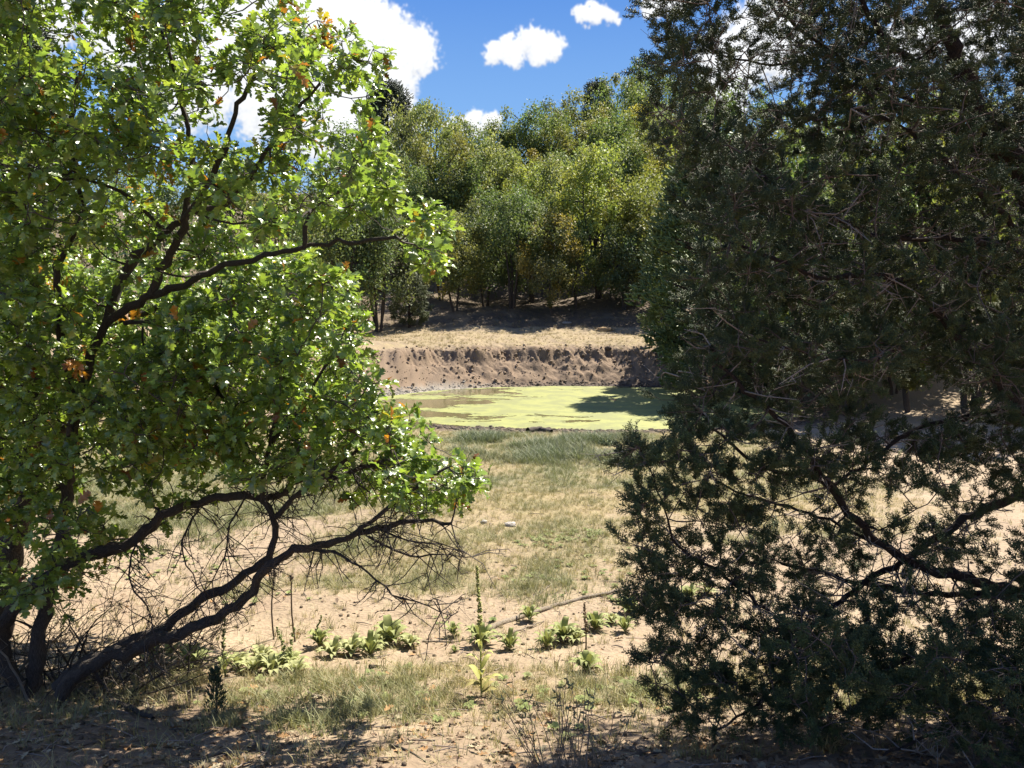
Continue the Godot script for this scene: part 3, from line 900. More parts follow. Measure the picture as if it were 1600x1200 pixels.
func far_conifer(sd: int, tall: float, wide: float, tufts: int, tuft: float, egg: float, clump_n: int) -> Array:
	rng.seed = sd
	var wood := MB.new()
	var line := curve([Vector3(0, -0.3, 0), Vector3(rnd(-0.1, 0.1), tall * 0.4, rnd(-0.1, 0.1)), Vector3(0, tall * 0.96, 0)], 0.4, 0.05)
	tube(wood, line, taper(line.size(), 0.022 * tall, 0.02), 7, Color.WHITE, 0.3)
	var clumps := []
	for k in clump_n:
		var h := rnd(0.06 if egg > 0.5 else 0.30, 0.99)
		var prof := pow(1.0 - h, 0.62 if egg > 0.5 else 0.36) * (smoothstep(-0.15, 0.30, h) if egg > 0.5 else smoothstep(0.22, 0.5, h))
		var an := rnd(0, TAU)
		var r := wide * 0.5 * prof * sqrt(rnd(0.25, 1.0)) * rnd(0.8, 1.2)
		var p := Vector3(cos(an) * r, h * tall, sin(an) * r)
		clumps.append([p, Vector3(cos(an), 0.55, sin(an)).normalized()])
		if k % 4 == 0:
			var s := Vector3(0, maxf(0.2, p.y - r * 0.4), 0)
			var bl := curve([s, s.lerp(p, 0.5) + rv() * 0.1, p], 0.3, 0.03)
			tube(wood, bl, taper(bl.size(), 0.02 + 0.012 * r, 0.01), 4)
	var mb := MB.new()
	for k in tufts:
		var c: Array = clumps[rng.randi() % clump_n]
		var o := rv() * (0.26 if egg > 0.5 else 0.62)
		var p: Vector3 = c[0] + o
		var dir: Vector3 = (c[1] + rv() * 0.9).normalized()
		var g := 0.8 + 0.4 * fmod(absf(c[0].x * 3.1 + c[0].y), 1.0) + rnd(-0.15, 0.15)
		spike(mb, p, p + dir * tuft * rnd(0.6, 1.3), tuft * 0.17, Color(g, g, g * 0.95))
	return [wood.done(M.juniper_bark), mb]

var tinted_cache := {}
func tinted_mesh(key: String, mb: MB, tone: Color, m: Material) -> ArrayMesh:
	var k := key + str(tone)
	if not tinted_cache.has(k):
		var o := MB.new()
		o.v = mb.v; o.n = mb.n; o.u = mb.u; o.ix = mb.ix
		for q in mb.c:
			var t: Color = q * tone
			t.a = 1.0
			o.c.append(t)
		tinted_cache[k] = o.done(m)
	return tinted_cache[k]

func stand(called: String, key: String, built: Array, tone: Color, at: Vector3, turn: float, size: float, stretch: float, leaf_mat: Material) -> Node3D:
	var o := thing(called, at, turn)
	o.scale = Vector3(size, size * stretch, size)
	obj("trunk", built[0], o)
	obj("crown", tinted_mesh(key, built[1], tone, leaf_mat), o)
	return o

func wood_on_hill() -> void:
	var oaks := []
	for k in 6: oaks.append(far_oak(50 + k, 7.0, 5.2, [3, 2, 4, 3, 1, 2][k], 10500, 0.16, [0.0, 0.1, 0.0, 0.5, 0.0, 0.3][k], [0.0, 0.08, 0.0, 0.0, 0.4, 0.06][k]))
	var cedars := []
	for k in 3: cedars.append(far_conifer(80 + k, 6.0, 3.8, 9000, 0.16, 1.0, 190))
	var pines := [far_conifer(90, 11.0, 7.5, 14000, 0.26, 0.0, 260), far_conifer(91, 13.0, 6.0, 13000, 0.26, 0.0, 260)]
	var green := Color(0.085, 0.110, 0.036); var olive := Color(0.115, 0.120, 0.036); var pale := Color(0.135, 0.150, 0.052)
	var gold := Color(0.110, 0.112, 0.038); var dull := Color(0.070, 0.088, 0.036); var lime := Color(0.150, 0.165, 0.038); var dark := Color(0.042, 0.060, 0.034)
	# [across, distance, kind, variant, tone, height over the proto's, label]; across as sighted from the viewer
	var list := [
		[862, 53, 0, 4, gold, 0.78, "slender oak with yellow and orange leaves standing at the foot of the hill"],
		[935, 57, 0, 0, lime, 1.05, "broad yellow-green oak just right of the yellow and orange oak"],
		[800, 55, 0, 2, green, 0.95, "dark green bushy oak just left of the yellow and orange oak"],
		[712, 54, 0, 1, olive, 0.80, "small olive oak with a thin leaning trunk above the left end of the berm"],
		[758, 58, 0, 5, dull, 0.9, "dull green oak between the small leaning oak and the bushy dark oak"],
		[640, 50, 1, 0, dull, 0.75, "low dark juniper bush where the berm meets the left oaks"],
		[592, 49, 0, 2, dull, 0.95, "dark oak clump with several trunks just left of the low juniper bush"],
		[545, 48, 0, 0, green, 0.95, "green oak half hidden behind the drooping end of the near oak"],
		[1000, 58, 0, 2, olive, 1.1, "olive oak whose right side disappears behind the near juniper"],
		[975, 54, 0, 5, dull, 0.72, "short shaded oak at the right end of the hill foot"],
		[895, 62, 0, 3, pale, 1.15, "pale drooping oak rising right behind the yellow and orange oak"],
		[835, 63, 0, 0, lime, 1.05, "light yellow-green oak in the middle of the hillside"],
		[770, 66, 0, 3, pale, 1.2, "pale weeping oak with a dark curved trunk left of the hillside's middle"],
		[690, 64, 0, 3, olive, 1.15, "tall airy olive oak rising from the left part of the hillside"],
		[655, 60, 0, 1, green, 0.95, "green oak above the low dark juniper bush"],
		[735, 72, 0, 1, dull, 1.15, "grey-green oak on the skyline in the dip under the small low cloud"],
		[672, 76, 0, 3, pale, 1.25, "feathery pale oak with loose top twigs against the sky at left"],
		[610, 82, 2, 0, dark, 1.05, "dark round-topped pine against the white cloud"],
		[795, 82, 1, 1, dull, 1.05, "narrow dark juniper poking up on the skyline left of the tall oaks"],
		[842, 76, 0, 2, green, 1.2, "tall oak with a flat top on the skyline in the middle"],
		[900, 74, 0, 0, olive, 1.15, "rounded olive oak on the skyline right of the flat-topped oak"],
		[950, 72, 0, 2, green, 1.2, "dense green oak below the high point of the skyline"],
		[990, 78, 0, 4, lime, 1.2, "light green oak at the high point of the skyline beside the near juniper"],
		[1035, 70, 0, 0, pale, 1.2, "pale oak seen through the left fringe of the near juniper"],
		[930, 86, 2, 1, dull, 0.75, "pine top showing between two skyline oaks on the right"],
		[870, 88, 0, 5, dull, 1.15, "shadowy oak on the ridge behind the flat-topped oak"],
		[1035, 60, 0, 5, lime, 1.0, "yellowish oak showing above the green juniper beside the pond"],
		[1000, 66, 0, 1, olive, 1.1, "leafy olive oak halfway up the hill at the right"],
		[560, 60, 0, 5, olive, 1.05, "olive oak up the slope behind the near oak's hanging branch"],
		[615, 68, 0, 0, green, 1.05, "green oak below the dark round-topped pine"],
		[500, 62, 0, 1, dull, 1.05, "grey-green oak glimpsed through the near oak's bare fork"],
		[440, 56, 0, 3, olive, 1.0, "olive oak glimpsed under the long upper limb of the near oak"],
		[370, 60, 0, 2, green, 1.1, "green oak far behind the middle of the near oak's crown"],
		[280, 55, 0, 0, dull, 1.1, "dull oak far behind the near oak's forked stem"],
		[190, 60, 0, 5, green, 1.2, "green oak far behind the left part of the near oak's crown"],
		[90, 50, 0, 2, olive, 1.2, "olive oak far behind the upright trunk at the left edge"],
		[20, 34, 2, 1, dark, 1.05, "tall dark pine at the top left corner"],
		[905, 80, 0, 1, olive, 1.2, "olive oak on the ridge between the flat-topped and the rounded skyline oaks"],
		[965, 84, 0, 5, green, 1.2, "green oak on the ridge just left of the skyline's high point"],
		[1065, 84, 0, 0, dull, 1.3, "dull oak on the ridge behind the near juniper's left fringe"],
		[1010, 92, 0, 2, green, 1.3, "green oak farthest back at the high point of the skyline"],
		[720, 63, 0, 0, green, 1.05, "green oak between the airy olive oak and the weeping oak"],
		[820, 69, 0, 5, olive, 1.15, "olive oak directly under the flat-topped skyline oak"],
		[880, 67, 0, 1, green, 1.1, "green oak filling the hillside above the pale drooping oak"],
		[780, 76, 0, 4, green, 1.1, "thin green oak just left of the narrow skyline juniper"],
		[965, 64, 0, 0, green, 1.1, "green oak above the short shaded oak at the right of the hill foot"],
		[1045, 54, 0, 2, olive, 1.0, "olive oak at the hill foot hidden mostly by the sunlit pond juniper"],
		[690, 58, 0, 5, dull, 0.85, "dusky oak filling the gap behind the small leaning oak"],
		[830, 58, 0, 0, dull, 0.85, "dusky oak standing behind the yellow and orange oak"],
		[900, 55, 0, 1, green, 0.75, "small green oak at the hill foot right of the yellow and orange oak"],
		[575, 72, 0, 2, green, 1.15, "green oak below and left of the round-topped pine"],
		[1180, 52, 0, 5, green, 1.2, "green oak beyond the bank seen through the near juniper's middle"],
		[1330, 44, 0, 0, olive, 1.2, "olive oak beyond the right shore between the near juniper's limbs"],
		[1100, 64, 0, 2, lime, 1.15, "yellow-green oak behind the upper left of the near juniper"],
		[1150, 72, 0, 0, green, 1.25, "green oak on the ridge seen through the near juniper"],
		[1215, 60, 0, 4, olive, 1.2, "olive oak behind the middle of the near juniper"],
		[1290, 66, 0, 1, pale, 1.25, "pale oak seen through the thin upper part of the near juniper"],
		[1370, 52, 0, 2, green, 1.2, "green oak behind the near juniper's crossing limbs"],
		[1460, 34, 0, 0, lime, 0.95, "bright green sunlit oak glowing through the upper right of the near juniper"],
		[1570, 28, 0, 2, lime, 0.9, "bright yellow-green oak at the right edge behind the near juniper's trunk"],
		[1400, 30, 0, 5, green, 0.62, "short green oak on the far right side of the clearing"],
		[1245, 30, 0, 2, green, 0.95, "green oak on the right shore just left of the near juniper's crossing limbs"],
		[1325, 28, 0, 0, dull, 1.0, "dusky oak on the right shore behind the near juniper's crossing limbs"],
		[1425, 27, 0, 4, green, 1.05, "green oak on the right of the clearing behind the pale bare twigs"],
		[1520, 25, 0, 2, olive, 1.0, "olive oak on the right of the clearing just left of the near juniper's trunk"],
		[1600, 23, 0, 0, lime, 0.95, "bright oak cut by the right edge behind the near juniper's trunk"],
		[1360, 38, 0, 5, green, 1.45, "tall green oak seen high through the near juniper, above the right shore"],
		[1480, 38, 0, 2, lime, 1.4, "tall sunlit oak seen through the near juniper's upper limbs"],
		[1280, 48, 0, 0, green, 1.5, "tall green oak on the skyline behind the near juniper's top"],
		[1180, 46, 0, 2, dull, 1.35, "tall dusky oak behind the pond junipers"],
		[1510, 46, 0, 5, olive, 1.25, "olive oak high on the right behind the near juniper"],
		[1620, 40, 0, 4, green, 1.25, "green oak past the right edge behind the near juniper"],
		[1240, 40, 1, 2, dull, 0.95, "dark juniper on the right shore of the pond behind the near juniper"],
		[1062, 40.5, 1, 0, Color(0.140, 0.175, 0.062), 1.12, "green sunlit juniper beside the right end of the bank"],
		[1098, 36.2, 1, 1, Color(0.100, 0.140, 0.050), 1.95, "larger juniper close behind the sunlit one by the bank"],
		[1165, 34.5, 1, 2, Color(0.060, 0.085, 0.038), 1.75, "shadowed juniper over the right end of the pond"]]
	rng.seed = 777
	for q in list:
		var d: float = q[1] - (3.0 if q[1] > 46.0 and q[1] < 60.0 else 0.0)
		var x: float = (q[0] - 800.0) / FOCAL * d
		var at := Vector3(x, H(x, d) - 0.05, -d)
		var v: int = q[3]
		var kind: int = q[2]
		var lab: String = q[6]
		var turn := rnd(0, TAU)
		var o: Node3D
		if kind == 0: o = stand("oak_tree", "oak%d" % v, oaks[v], Color(q[4].r * 1.8, q[4].g * 1.9, q[4].b * 2.4), at, turn, q[5] * rnd(0.96, 1.16), rnd(0.98, 1.2), M.far_leaf)
		elif kind == 1: o = stand("juniper_bush" if "bush" in lab else "juniper_tree", "cedar%d" % v, cedars[v], q[4] * 1.2, at, turn, q[5], rnd(0.95, 1.1), M.scale_leaf)
		else: o = stand("pine_tree", "pine%d" % v, pines[v], q[4], at, turn, q[5], 1.0, M.scale_leaf)
		tag(o, lab, ["oak tree", "juniper tree", "pine tree"][kind], "trees beyond the pond")

# ---------------------------------------------------------------- ground, pond and what lies on them

func ground_mesh() -> void:
	var xs := spaced([[-500, 60], [-140, 12], [-44, 3.0], [-14, 0.5], [-9, 0.16], [-6.2, 0.075], [7.2, 0.16], [11, 0.5], [16, 3.0], [46, 12], [142, 60], [502]])
	var ds := spaced([[-80, 10], [-10, 1.5], [2, 0.12], [4.0, 0.055], [11.0, 0.10], [24.0, 0.09], [26.5, 0.5], [38.5, 0.075], [43.5, 0.25], [60, 1.0], [120, 8], [200, 40], [700]])
	var mb := MB.new()
	for d in ds:
		for x in xs:
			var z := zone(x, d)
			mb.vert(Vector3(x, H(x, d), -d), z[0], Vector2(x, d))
	var w := xs.size()
	for i in ds.size() - 1:
		for k in w - 1:
			var a := i * w + k
			mb.tri(a, a + w, a + 1)
			mb.tri(a + 1, a + w, a + w + 1)
	mb.smooth()
	tag(obj("ground", mb.done(M.earth)), "", "", "", "structure")

func pond() -> void:
	var mb := MB.new()
	var mid := mb.vert(Vector3(2.6, 0, -32.2))
	for k in 97:
		var an := TAU * k / 96.0
		mb.vert(Vector3(2.6 + cos(an) * 9.6, 0, -32.2 - sin(an) * 8.3))
	for k in 96: mb.tri(mid, k + 2, k + 1)
	mb.smooth()
	tag(obj("pond_water", mb.done(M.water)), "brown pond water half covered with duckweed", "", "", "structure")
	# the floating green mat, torn open into swirls at the left
	var g := MB.new()
	var step := 0.055
	var ids := {}
	for i in range(int(17.0 / step)):
		for k in range(int(14.6 / step)):
			var x := -5.9 + i * step
			var d := 24.9 + k * step
			var r := pond_r(x, d)
			if r > 1.02: continue
			var wx := x + 1.3 * na.get_noise_2d(x * 0.25, d * 0.3) 
			var wd := d + 0.8 * na.get_noise_2d(x * 0.3 + 40.0, d * 0.25)
			var open := 1.0 - smoothstep(-3.2, 0.8, wx - (wd - 29.5) * 0.15)
			var s := nb.get_noise_2d(wx * 0.28, wd * 0.75 + 3.0) * 0.9 + 0.35 * na.get_noise_2d(wx * 0.9, wd * 2.2) + 0.12 * na.get_noise_2d(x * 5.0, d * 5.0)
			var rim := smoothstep(0.93, 0.99, r) * 0.5
			if s + 0.50 - open * 0.62 + rim < 0.0: continue
			var q := []
			for c in [[0, 0], [1, 0], [0, 1], [1, 1]]:
				var key := Vector2i(i + c[0], k + c[1])
				if not ids.has(key):
					var px := -5.9 + key.x * step; var pd := 24.9 + key.y * step
					var n := na.get_noise_2d(px * 0.8, pd * 0.8) + 0.7 * na.get_noise_2d(px * 3.5, pd * 3.5)
					var col := lin(0.225, 0.245, 0.062).lerp(lin(0.175, 0.185, 0.060), clampf(0.5 + 1.4 * n, 0, 1)).lerp(lin(0.255, 0.255, 0.075), clampf(-n, 0, 0.6))
					ids[key] = g.vert(Vector3(px + 0.02 * sin(px * 91.0 + pd * 57.0), 0.004 + 0.002 * n, -pd + 0.02 * cos(px * 77.0 - pd * 63.0)), col)
				q.append(ids[key])
			g.tri(q[0], q[2], q[1]); g.tri(q[1], q[2], q[3])
	g.smooth()
	tag(obj("duckweed", g.done(M.duckweed)), "yellow-green duckweed floating in swirls on the brown pond", "duckweed", "", "stuff")

func grass_and_litter() -> void:
	rng.seed = 31
	var tufts := [grass_tuft(1, 11, 0.6, 0.018), grass_tuft(2, 9, 1.0, 0.020), grass_tuft(3, 13, 0.4, 0.015)]
	var where := [[], [], []]
	var tints := [[], [], []]
	for k in 150000:
		var d := 4.2 + 21.5 * pow(rng.randf(), 1.5)
		var x := rnd(-0.62, 0.70) * (d + 1.5)
		var z := zone(x, d)
		if rng.randf() > z[1] * (1.0 if d > 5.0 else 0.5): continue
		if pond_r(x, d) < 1.10: continue
		var tall: float = rnd(0.035, 0.085) * (1.0 + 0.8 * z[2])
		if d < 7.0: tall *= 0.8 + 0.7 * rng.randf() * rng.randf()
		var blue := band(d, 18.5, 23.2, 0.8) * smoothstep(0.12, -0.12, nb.get_noise_2d(x * 0.7, d * 0.5) + 0.30 * maxf(0.0, absf(x - 0.8) - 1.3))
		tall *= 1.0 + 1.5 * blue
		var c := lin(0.40, 0.335, 0.165).lerp(lin(0.195, 0.215, 0.090), clampf(z[2] + rnd(-0.3, 0.3), 0, 1)).lerp(lin(0.13, 0.175, 0.10), blue * 0.7)
		var v := rng.randi() % 3
		where[v].append(Transform3D(Basis(Vector3.UP, rnd(0, TAU)).scaled(Vector3(tall * 1.3, tall * (0.28 if k % 4 == 0 else 1.0), tall * 1.3)), Vector3(x, H(x, d) - 0.004, -d)))
		tints[v].append(c * rnd(0.75, 1.2))
	for k in 16000:                                # the berm's crown and the foot of the hill
		var d := 40.2 + 22.0 * pow(rng.randf(), 1.7)
		var x := rnd(-0.35, 0.30) * d
		var z := zone(x, d)
		var lipped := 0.6 * exp(-pow((bank_s(x, d) - 2.45) / 0.2, 2.0)) if absf(x) < 9.0 else 0.0
		if rng.randf() > maxf(z[1], lipped): continue
		var tall := rnd(0.06, 0.16)
		var v := rng.randi() % 3
		where[v].append(Transform3D(Basis(Vector3.UP, rnd(0, TAU)).scaled(Vector3(tall * 1.6, tall, tall * 1.6)), Vector3(x, H(x, d) - 0.01, -d)))
		tints[v].append(lin(0.27, 0.205, 0.095).lerp(lin(0.16, 0.165, 0.07), rnd(0, 0.5)) * rnd(0.8, 1.2))
	for v in 3: tag(many("grass", tufts[v].done(M.blade), where[v], tints[v]), ["short dry grass and green shoots over the clearing", "leaning straw-coloured grass blades over the clearing", "fine upright grass tufts over the clearing"][v], "grass")
	# low green forbs in loose patches
	var forb := MB.new()
	for k in 9:
		forb.add(felt_leaf(0.5, 0.13, 0.5), Transform3D(Basis(Vector3.UP, k * 2.4).scaled(Vector3.ONE * rnd(0.6, 1.1)), Vector3(0, 0.02, 0)))
	forb.smooth()
	var fw := []; var ft := []
	for c in [[880, 838, 0.45, 60], [925, 836, 0.35, 30], [845, 850, 0.3, 20], [945, 900, 0.3, 8], [835, 905, 0.3, 10], [890, 890, 0.5, 12], [700, 975, 0.4, 8], [250, 890, 0.7, 30], [430, 940, 0.4, 8], [900, 1075, 0.5, 22], [985, 1090, 0.5, 26], [560, 1090, 0.8, 22], [760, 1120, 0.8, 14], [940, 930, 0.4, 10], [1000, 870, 0.5, 10]]:
		var mid := on_ground(c[0], c[1])
		for k in c[3]:
			var o: Vector3 = rv() * c[2]
			var p := Vector3(mid.x + o.x * 1.4, 0, mid.z + o.z)
			p.y = H(p.x, -p.z)
			fw.append(Transform3D(Basis(Vector3.UP, rnd(0, TAU)).scaled(Vector3.ONE * rnd(0.05, 0.13)), p))
			ft.append(lin(0.20, 0.255, 0.075).lerp(lin(0.26, 0.27, 0.11), rng.randf()) * rnd(0.8, 1.15))
	tag(many("ground_cover", forb.done(M.felt), fw, ft), "low light-green leafy weeds in loose patches over the clearing", "ground cover")
	# fallen oak leaves, thickest under the trees and near the viewer
	var dead := oak_leaf(44, 0.55)
	var lw := []; var lt := []
	for k in 15000:
		var d := 3.6 + 8.5 * pow(rng.randf(), 1.7)
		var x := rnd(-0.66, 0.66) * (d + 0.8)
		var dens := 0.25 + 0.75 * smoothstep(6.8, 4.6, d) + 0.7 * smoothstep(-0.5, -2.0, x) * smoothstep(7.5, 6.0, d)
		if rng.randf() > dens * (0.6 + na.get_noise_2d(x * 1.5, d * 1.5)): continue
		var t := facing(Vector3(rnd(-1, 1), rnd(-0.2, 0.3), rnd(-1, 1)), Vector3.UP + rv() * 0.7, rnd(0.04, 0.085))
		t.origin = Vector3(x, H(x, d) + 0.008, -d)
		lw.append(t)
		lt.append([lin(0.20, 0.13, 0.075), lin(0.28, 0.20, 0.12), lin(0.14, 0.085, 0.05), lin(0.30, 0.16, 0.06), lin(0.33, 0.27, 0.17)][rng.randi() % 5] * rnd(0.7, 1.15))
	tag(many("leaf_litter", dead.done(M.litter), lw, lt), "dry brown oak leaves lying on the near ground", "leaf litter")
	# small sticks and wood chips
	var st := MB.new()
	for k in 1100:
		var d := 3.8 + 14.0 * pow(rng.randf(), 1.9)
		var x := rnd(-0.66, 0.66) * (d + 0.8)
		var an := rnd(0, TAU)
		var l := rnd(0.04, 0.22)
		var a := Vector3(x, H(x, d) + 0.006, -d)
		var e := a + Vector3(cos(an) * l, 0, sin(an) * l)
		e.y = H(e.x, -e.z) + rnd(0.004, 0.03)
		var m := a.lerp(e, 0.5) + Vector3(rnd(-0.015, 0.015), 0.006, rnd(-0.015, 0.015))
		var g := rnd(0.06, 0.26)
		var r := rnd(0.0025, 0.006)
		tube(st, PackedVector3Array([a, m, e]), PackedFloat32Array([r, r * 0.9, r * 0.5]), 4, lin(g, g * 0.80, g * 0.64))
	tag(obj("ground_twigs", st.done(M.litter)), "small broken sticks scattered over the near ground", "twigs", "", "stuff")
	# clods and pebbles
	var clods := [pebble(3, 0.7, 1), pebble(4, 0.55, 1)]
	for v in 2:
		var cw := []; var ct := []
		for k in 2300:                              # on the ground in front
			var d := 4.0 + 8.0 * pow(rng.randf(), 1.5)
			var x := rnd(-0.62, 0.66) * (d + 0.8)
			var r := 0.004 + 0.022 * pow(rng.randf(), 4.0)
			cw.append(Transform3D(Basis(rv().normalized(), rnd(0, TAU)).scaled(Vector3.ONE * r), Vector3(x, H(x, d) + r * 0.2, -d)))
			ct.append(zone(x, d)[0] * rnd(0.8, 1.2))
		for k in 6500:                              # crumbled earth down the far bank and along its lip
			var x := rnd(-8.5, 8.0)
			var d := rnd(34.0, 42.6)
			var s := bank_s(x, d)
			if s < 0.1 or s > 2.9: continue
			var lip := exp(-pow((s - 2.1) / 0.3, 2.0))
			if rng.randf() > 0.20 + 0.12 * lip: continue
			var r := rnd(0.012, 0.032) + 0.08 * pow(rng.randf(), 7.0) + 0.03 * lip * rng.randf()
			cw.append(Transform3D(Basis(rv().normalized(), rnd(0, TAU)).scaled(Vector3.ONE * r), Vector3(x, H(x, d) + r * 0.25, -d)))
			ct.append(zone(x, d)[0] * rnd(0.75, 1.35))
		for k in 2400:                              # trampled mud round the water
			var an := rnd(0, TAU)
			var rr := rnd(0.985, 1.16)
			var x := 2.6 + cos(an) * 8.2 * rr
			var d := 32.2 + sin(an) * 7.0 * rr
			var y := H(x, d)
			if y < -0.02 or (d > 35.0 and rr > 1.07): continue
			var r := rnd(0.02, 0.075)
			cw.append(Transform3D(Basis(Vector3.UP, rnd(0, TAU)).scaled(Vector3(r, r * rnd(0.5, 1.1), r)), Vector3(x, y, -d)))
			var c: Color = lin(0.085, 0.062, 0.044) if d < 35.0 or x > -1.5 + rnd(-1.5, 1.5) else lin(0.26, 0.235, 0.20)
			ct.append(c * rnd(0.6, 1.5))
		tag(many(["earth_clods", "pebbles"][v], clods[v].done(M.stone), cw, ct), ["crumbled clods of earth on the bank and round the water", "pebbles and lumps of dried mud on bare earth"][v], ["clods", "pebbles"][v])

func lying(called: String, pts: Array, r0: float, r1: float, label: String, category: String, group := "", lift := 0.0, m: Material = null) -> void:
	var c := []
	for p in pts:
		var g := on_ground(p[0], p[1])
		c.append(g + Vector3(0, r0 * 0.6 + lift, 0))
	var at: Vector3 = c[0]
	var loc := []
	for p in c: loc.append(p - at)
	var line := curve(loc, 0.07, 0.012)
	var mb := MB.new()
	tube(mb, line, taper(line.size(), r0, r1), 8, Color.WHITE, 0.5)
	var o := obj(called, mb.done(m if m else M.dead_wood))
	o.position = at
	tag(o, label, category, group)

func stone_at(px: float, py: float, size: Vector3, tone: Color, sd: int, label: String, turn := 0.0) -> void:
	var mb := MB.new()
	mb.add(pebble(sd, 1.0, 3), Transform3D(Basis(Vector3.UP, turn).scaled(size), Vector3.ZERO), tone)
	for k in mb.c.size(): mb.c[k].a = 1.0
	mb.smooth()
	var o := obj("stone", mb.done(M.stone))
	o.position = on_ground(px, py) + Vector3(0, size.y * 0.3, 0)
	tag(o, label, "stone")

func felt_leaf(length: float, width: float, arch: float) -> MB:       # base at the origin, out along +X, rises then droops
	var mb := MB.new()
	var n := 7
	for i in n + 1:
		var t := float(i) / n
		var x := length * t
		var y := length * arch * (sin(t * PI * 0.72)) * 0.9
		var w := width * (sin(PI * pow(t, 0.75)) * 0.95 + 0.10 * (1.0 - t))
		mb.vert(Vector3(x, y + w * 0.25, -w), Color(0.95, 0.97, 0.92)); mb.vert(Vector3(x, y, 0), Color(1.12, 1.1, 1.08)); mb.vert(Vector3(x, y + w * 0.25, w), Color(0.95, 0.97, 0.92))
	for i in n:
		for k in 2:
			var a := i * 3 + k
			mb.tri(a, a + 1, a + 3); mb.tri(a + 1, a + 4, a + 3)
	mb.smooth()
	return mb

func rosette(sd: int, leaves: int, size: float, tone: Color, flat: float) -> Node3D:
	rng.seed = sd
	var o := thing("mullein_plant", Vector3.ZERO)
	var shapes := []
	for k in 3:
		var t := MB.new()
		t.add(felt_leaf(size * [0.5, 0.42, 0.34][k], size * 0.085, [0.45, 0.8, 1.25][k] * flat), Transform3D(), tone)
		for i in t.c.size(): t.c[i].a = 1.0
		shapes.append(t.done(M.felt))
	for k in leaves:
		var ring := 0 if k < leaves * 0.45 else (1 if k < leaves * 0.8 else 2)
		var l := obj("leaf", shapes[ring], o)
		l.transform = Transform3D(Basis(Vector3.UP, k * 2.399 + rnd(-0.25, 0.25)).rotated(Vector3(rnd(-1, 1), 0, rnd(-1, 1)).normalized(), rnd(-0.12, 0.12)).scaled(Vector3.ONE * rnd(0.75, 1.15)), Vector3(0, 0.01 + 0.01 * ring, 0))
	var dry := MB.new()
	dry.add(felt_leaf(size * 0.42, size * 0.07, 0.16), Transform3D(), Color(0.30, 0.235, 0.12))
	for i in dry.c.size(): dry.c[i].a = 1.0
	var dm := dry.done(M.felt)
	for k in 5:
		var l := obj("withered_leaf", dm, o)
		l.transform = Transform3D(Basis(Vector3.UP, k * 1.3 + rnd(-0.5, 0.5)).rotated(Vector3(rnd(-1, 1), 0, rnd(-1, 1)).normalized(), 0.1).scaled(Vector3.ONE * rnd(0.6, 1.1)), Vector3(0, 0.006, 0))
	return o

func flower_stalk(parent: Node3D, tall: float, spike_from: float, sd: int, green: Color, leafy_stem := true) -> void:
	rng.seed = sd
	var mb := MB.new()
	var line := curve([Vector3(0, -0.02, 0), Vector3(rnd(-0.02, 0.02), tall * 0.5, rnd(-0.02, 0.02)), Vector3(rnd(-0.03, 0.03), tall, 0)], 0.04, 0.004)
	var stem := line.slice(0, maxi(2, int(line.size() * spike_from) + 1))
	tube(mb, stem, taper(stem.size(), 0.0085, 0.0065), 6, green)
	obj("stem", mb.done(M.litter), parent)
	var sp := MB.new()
	for i in range(stem.size() - 1, line.size()):
		var t := float(i - stem.size() + 1) / maxi(1, line.size() - stem.size())
		for k in 12:
			var an := rnd(0, TAU)
			var a := line[i] + Vector3(0, rnd(0, 0.04), 0)
			var g := rnd(0.75, 1.3)
			spike(sp, a, a + Vector3(cos(an), rnd(0.4, 1.2), sin(an)).normalized() * lerpf(0.030, 0.013, t), 0.007, Color(green.r * g, green.g * g, green.b * g))
	obj("flower_spike", sp.done(M.litter), parent)
	if leafy_stem:
		var lf := MB.new()
		lf.add(felt_leaf(0.13, 0.022, 0.7), Transform3D(), Color(green.r * 1.5, green.g * 1.4, green.b * 1.6))
		for i in lf.c.size(): lf.c[i].a = 1.0
		var m := lf.done(M.felt)
		for k in 9:
			var y := tall * spike_from * (0.12 + 0.09 * k)
			var l := obj("stem_leaf", m, parent)
			l.transform = Transform3D(Basis(Vector3.UP, k * 2.4).scaled(Vector3.ONE * lerpf(1.2, 0.5, k / 9.0)), Vector3(0, y, 0))

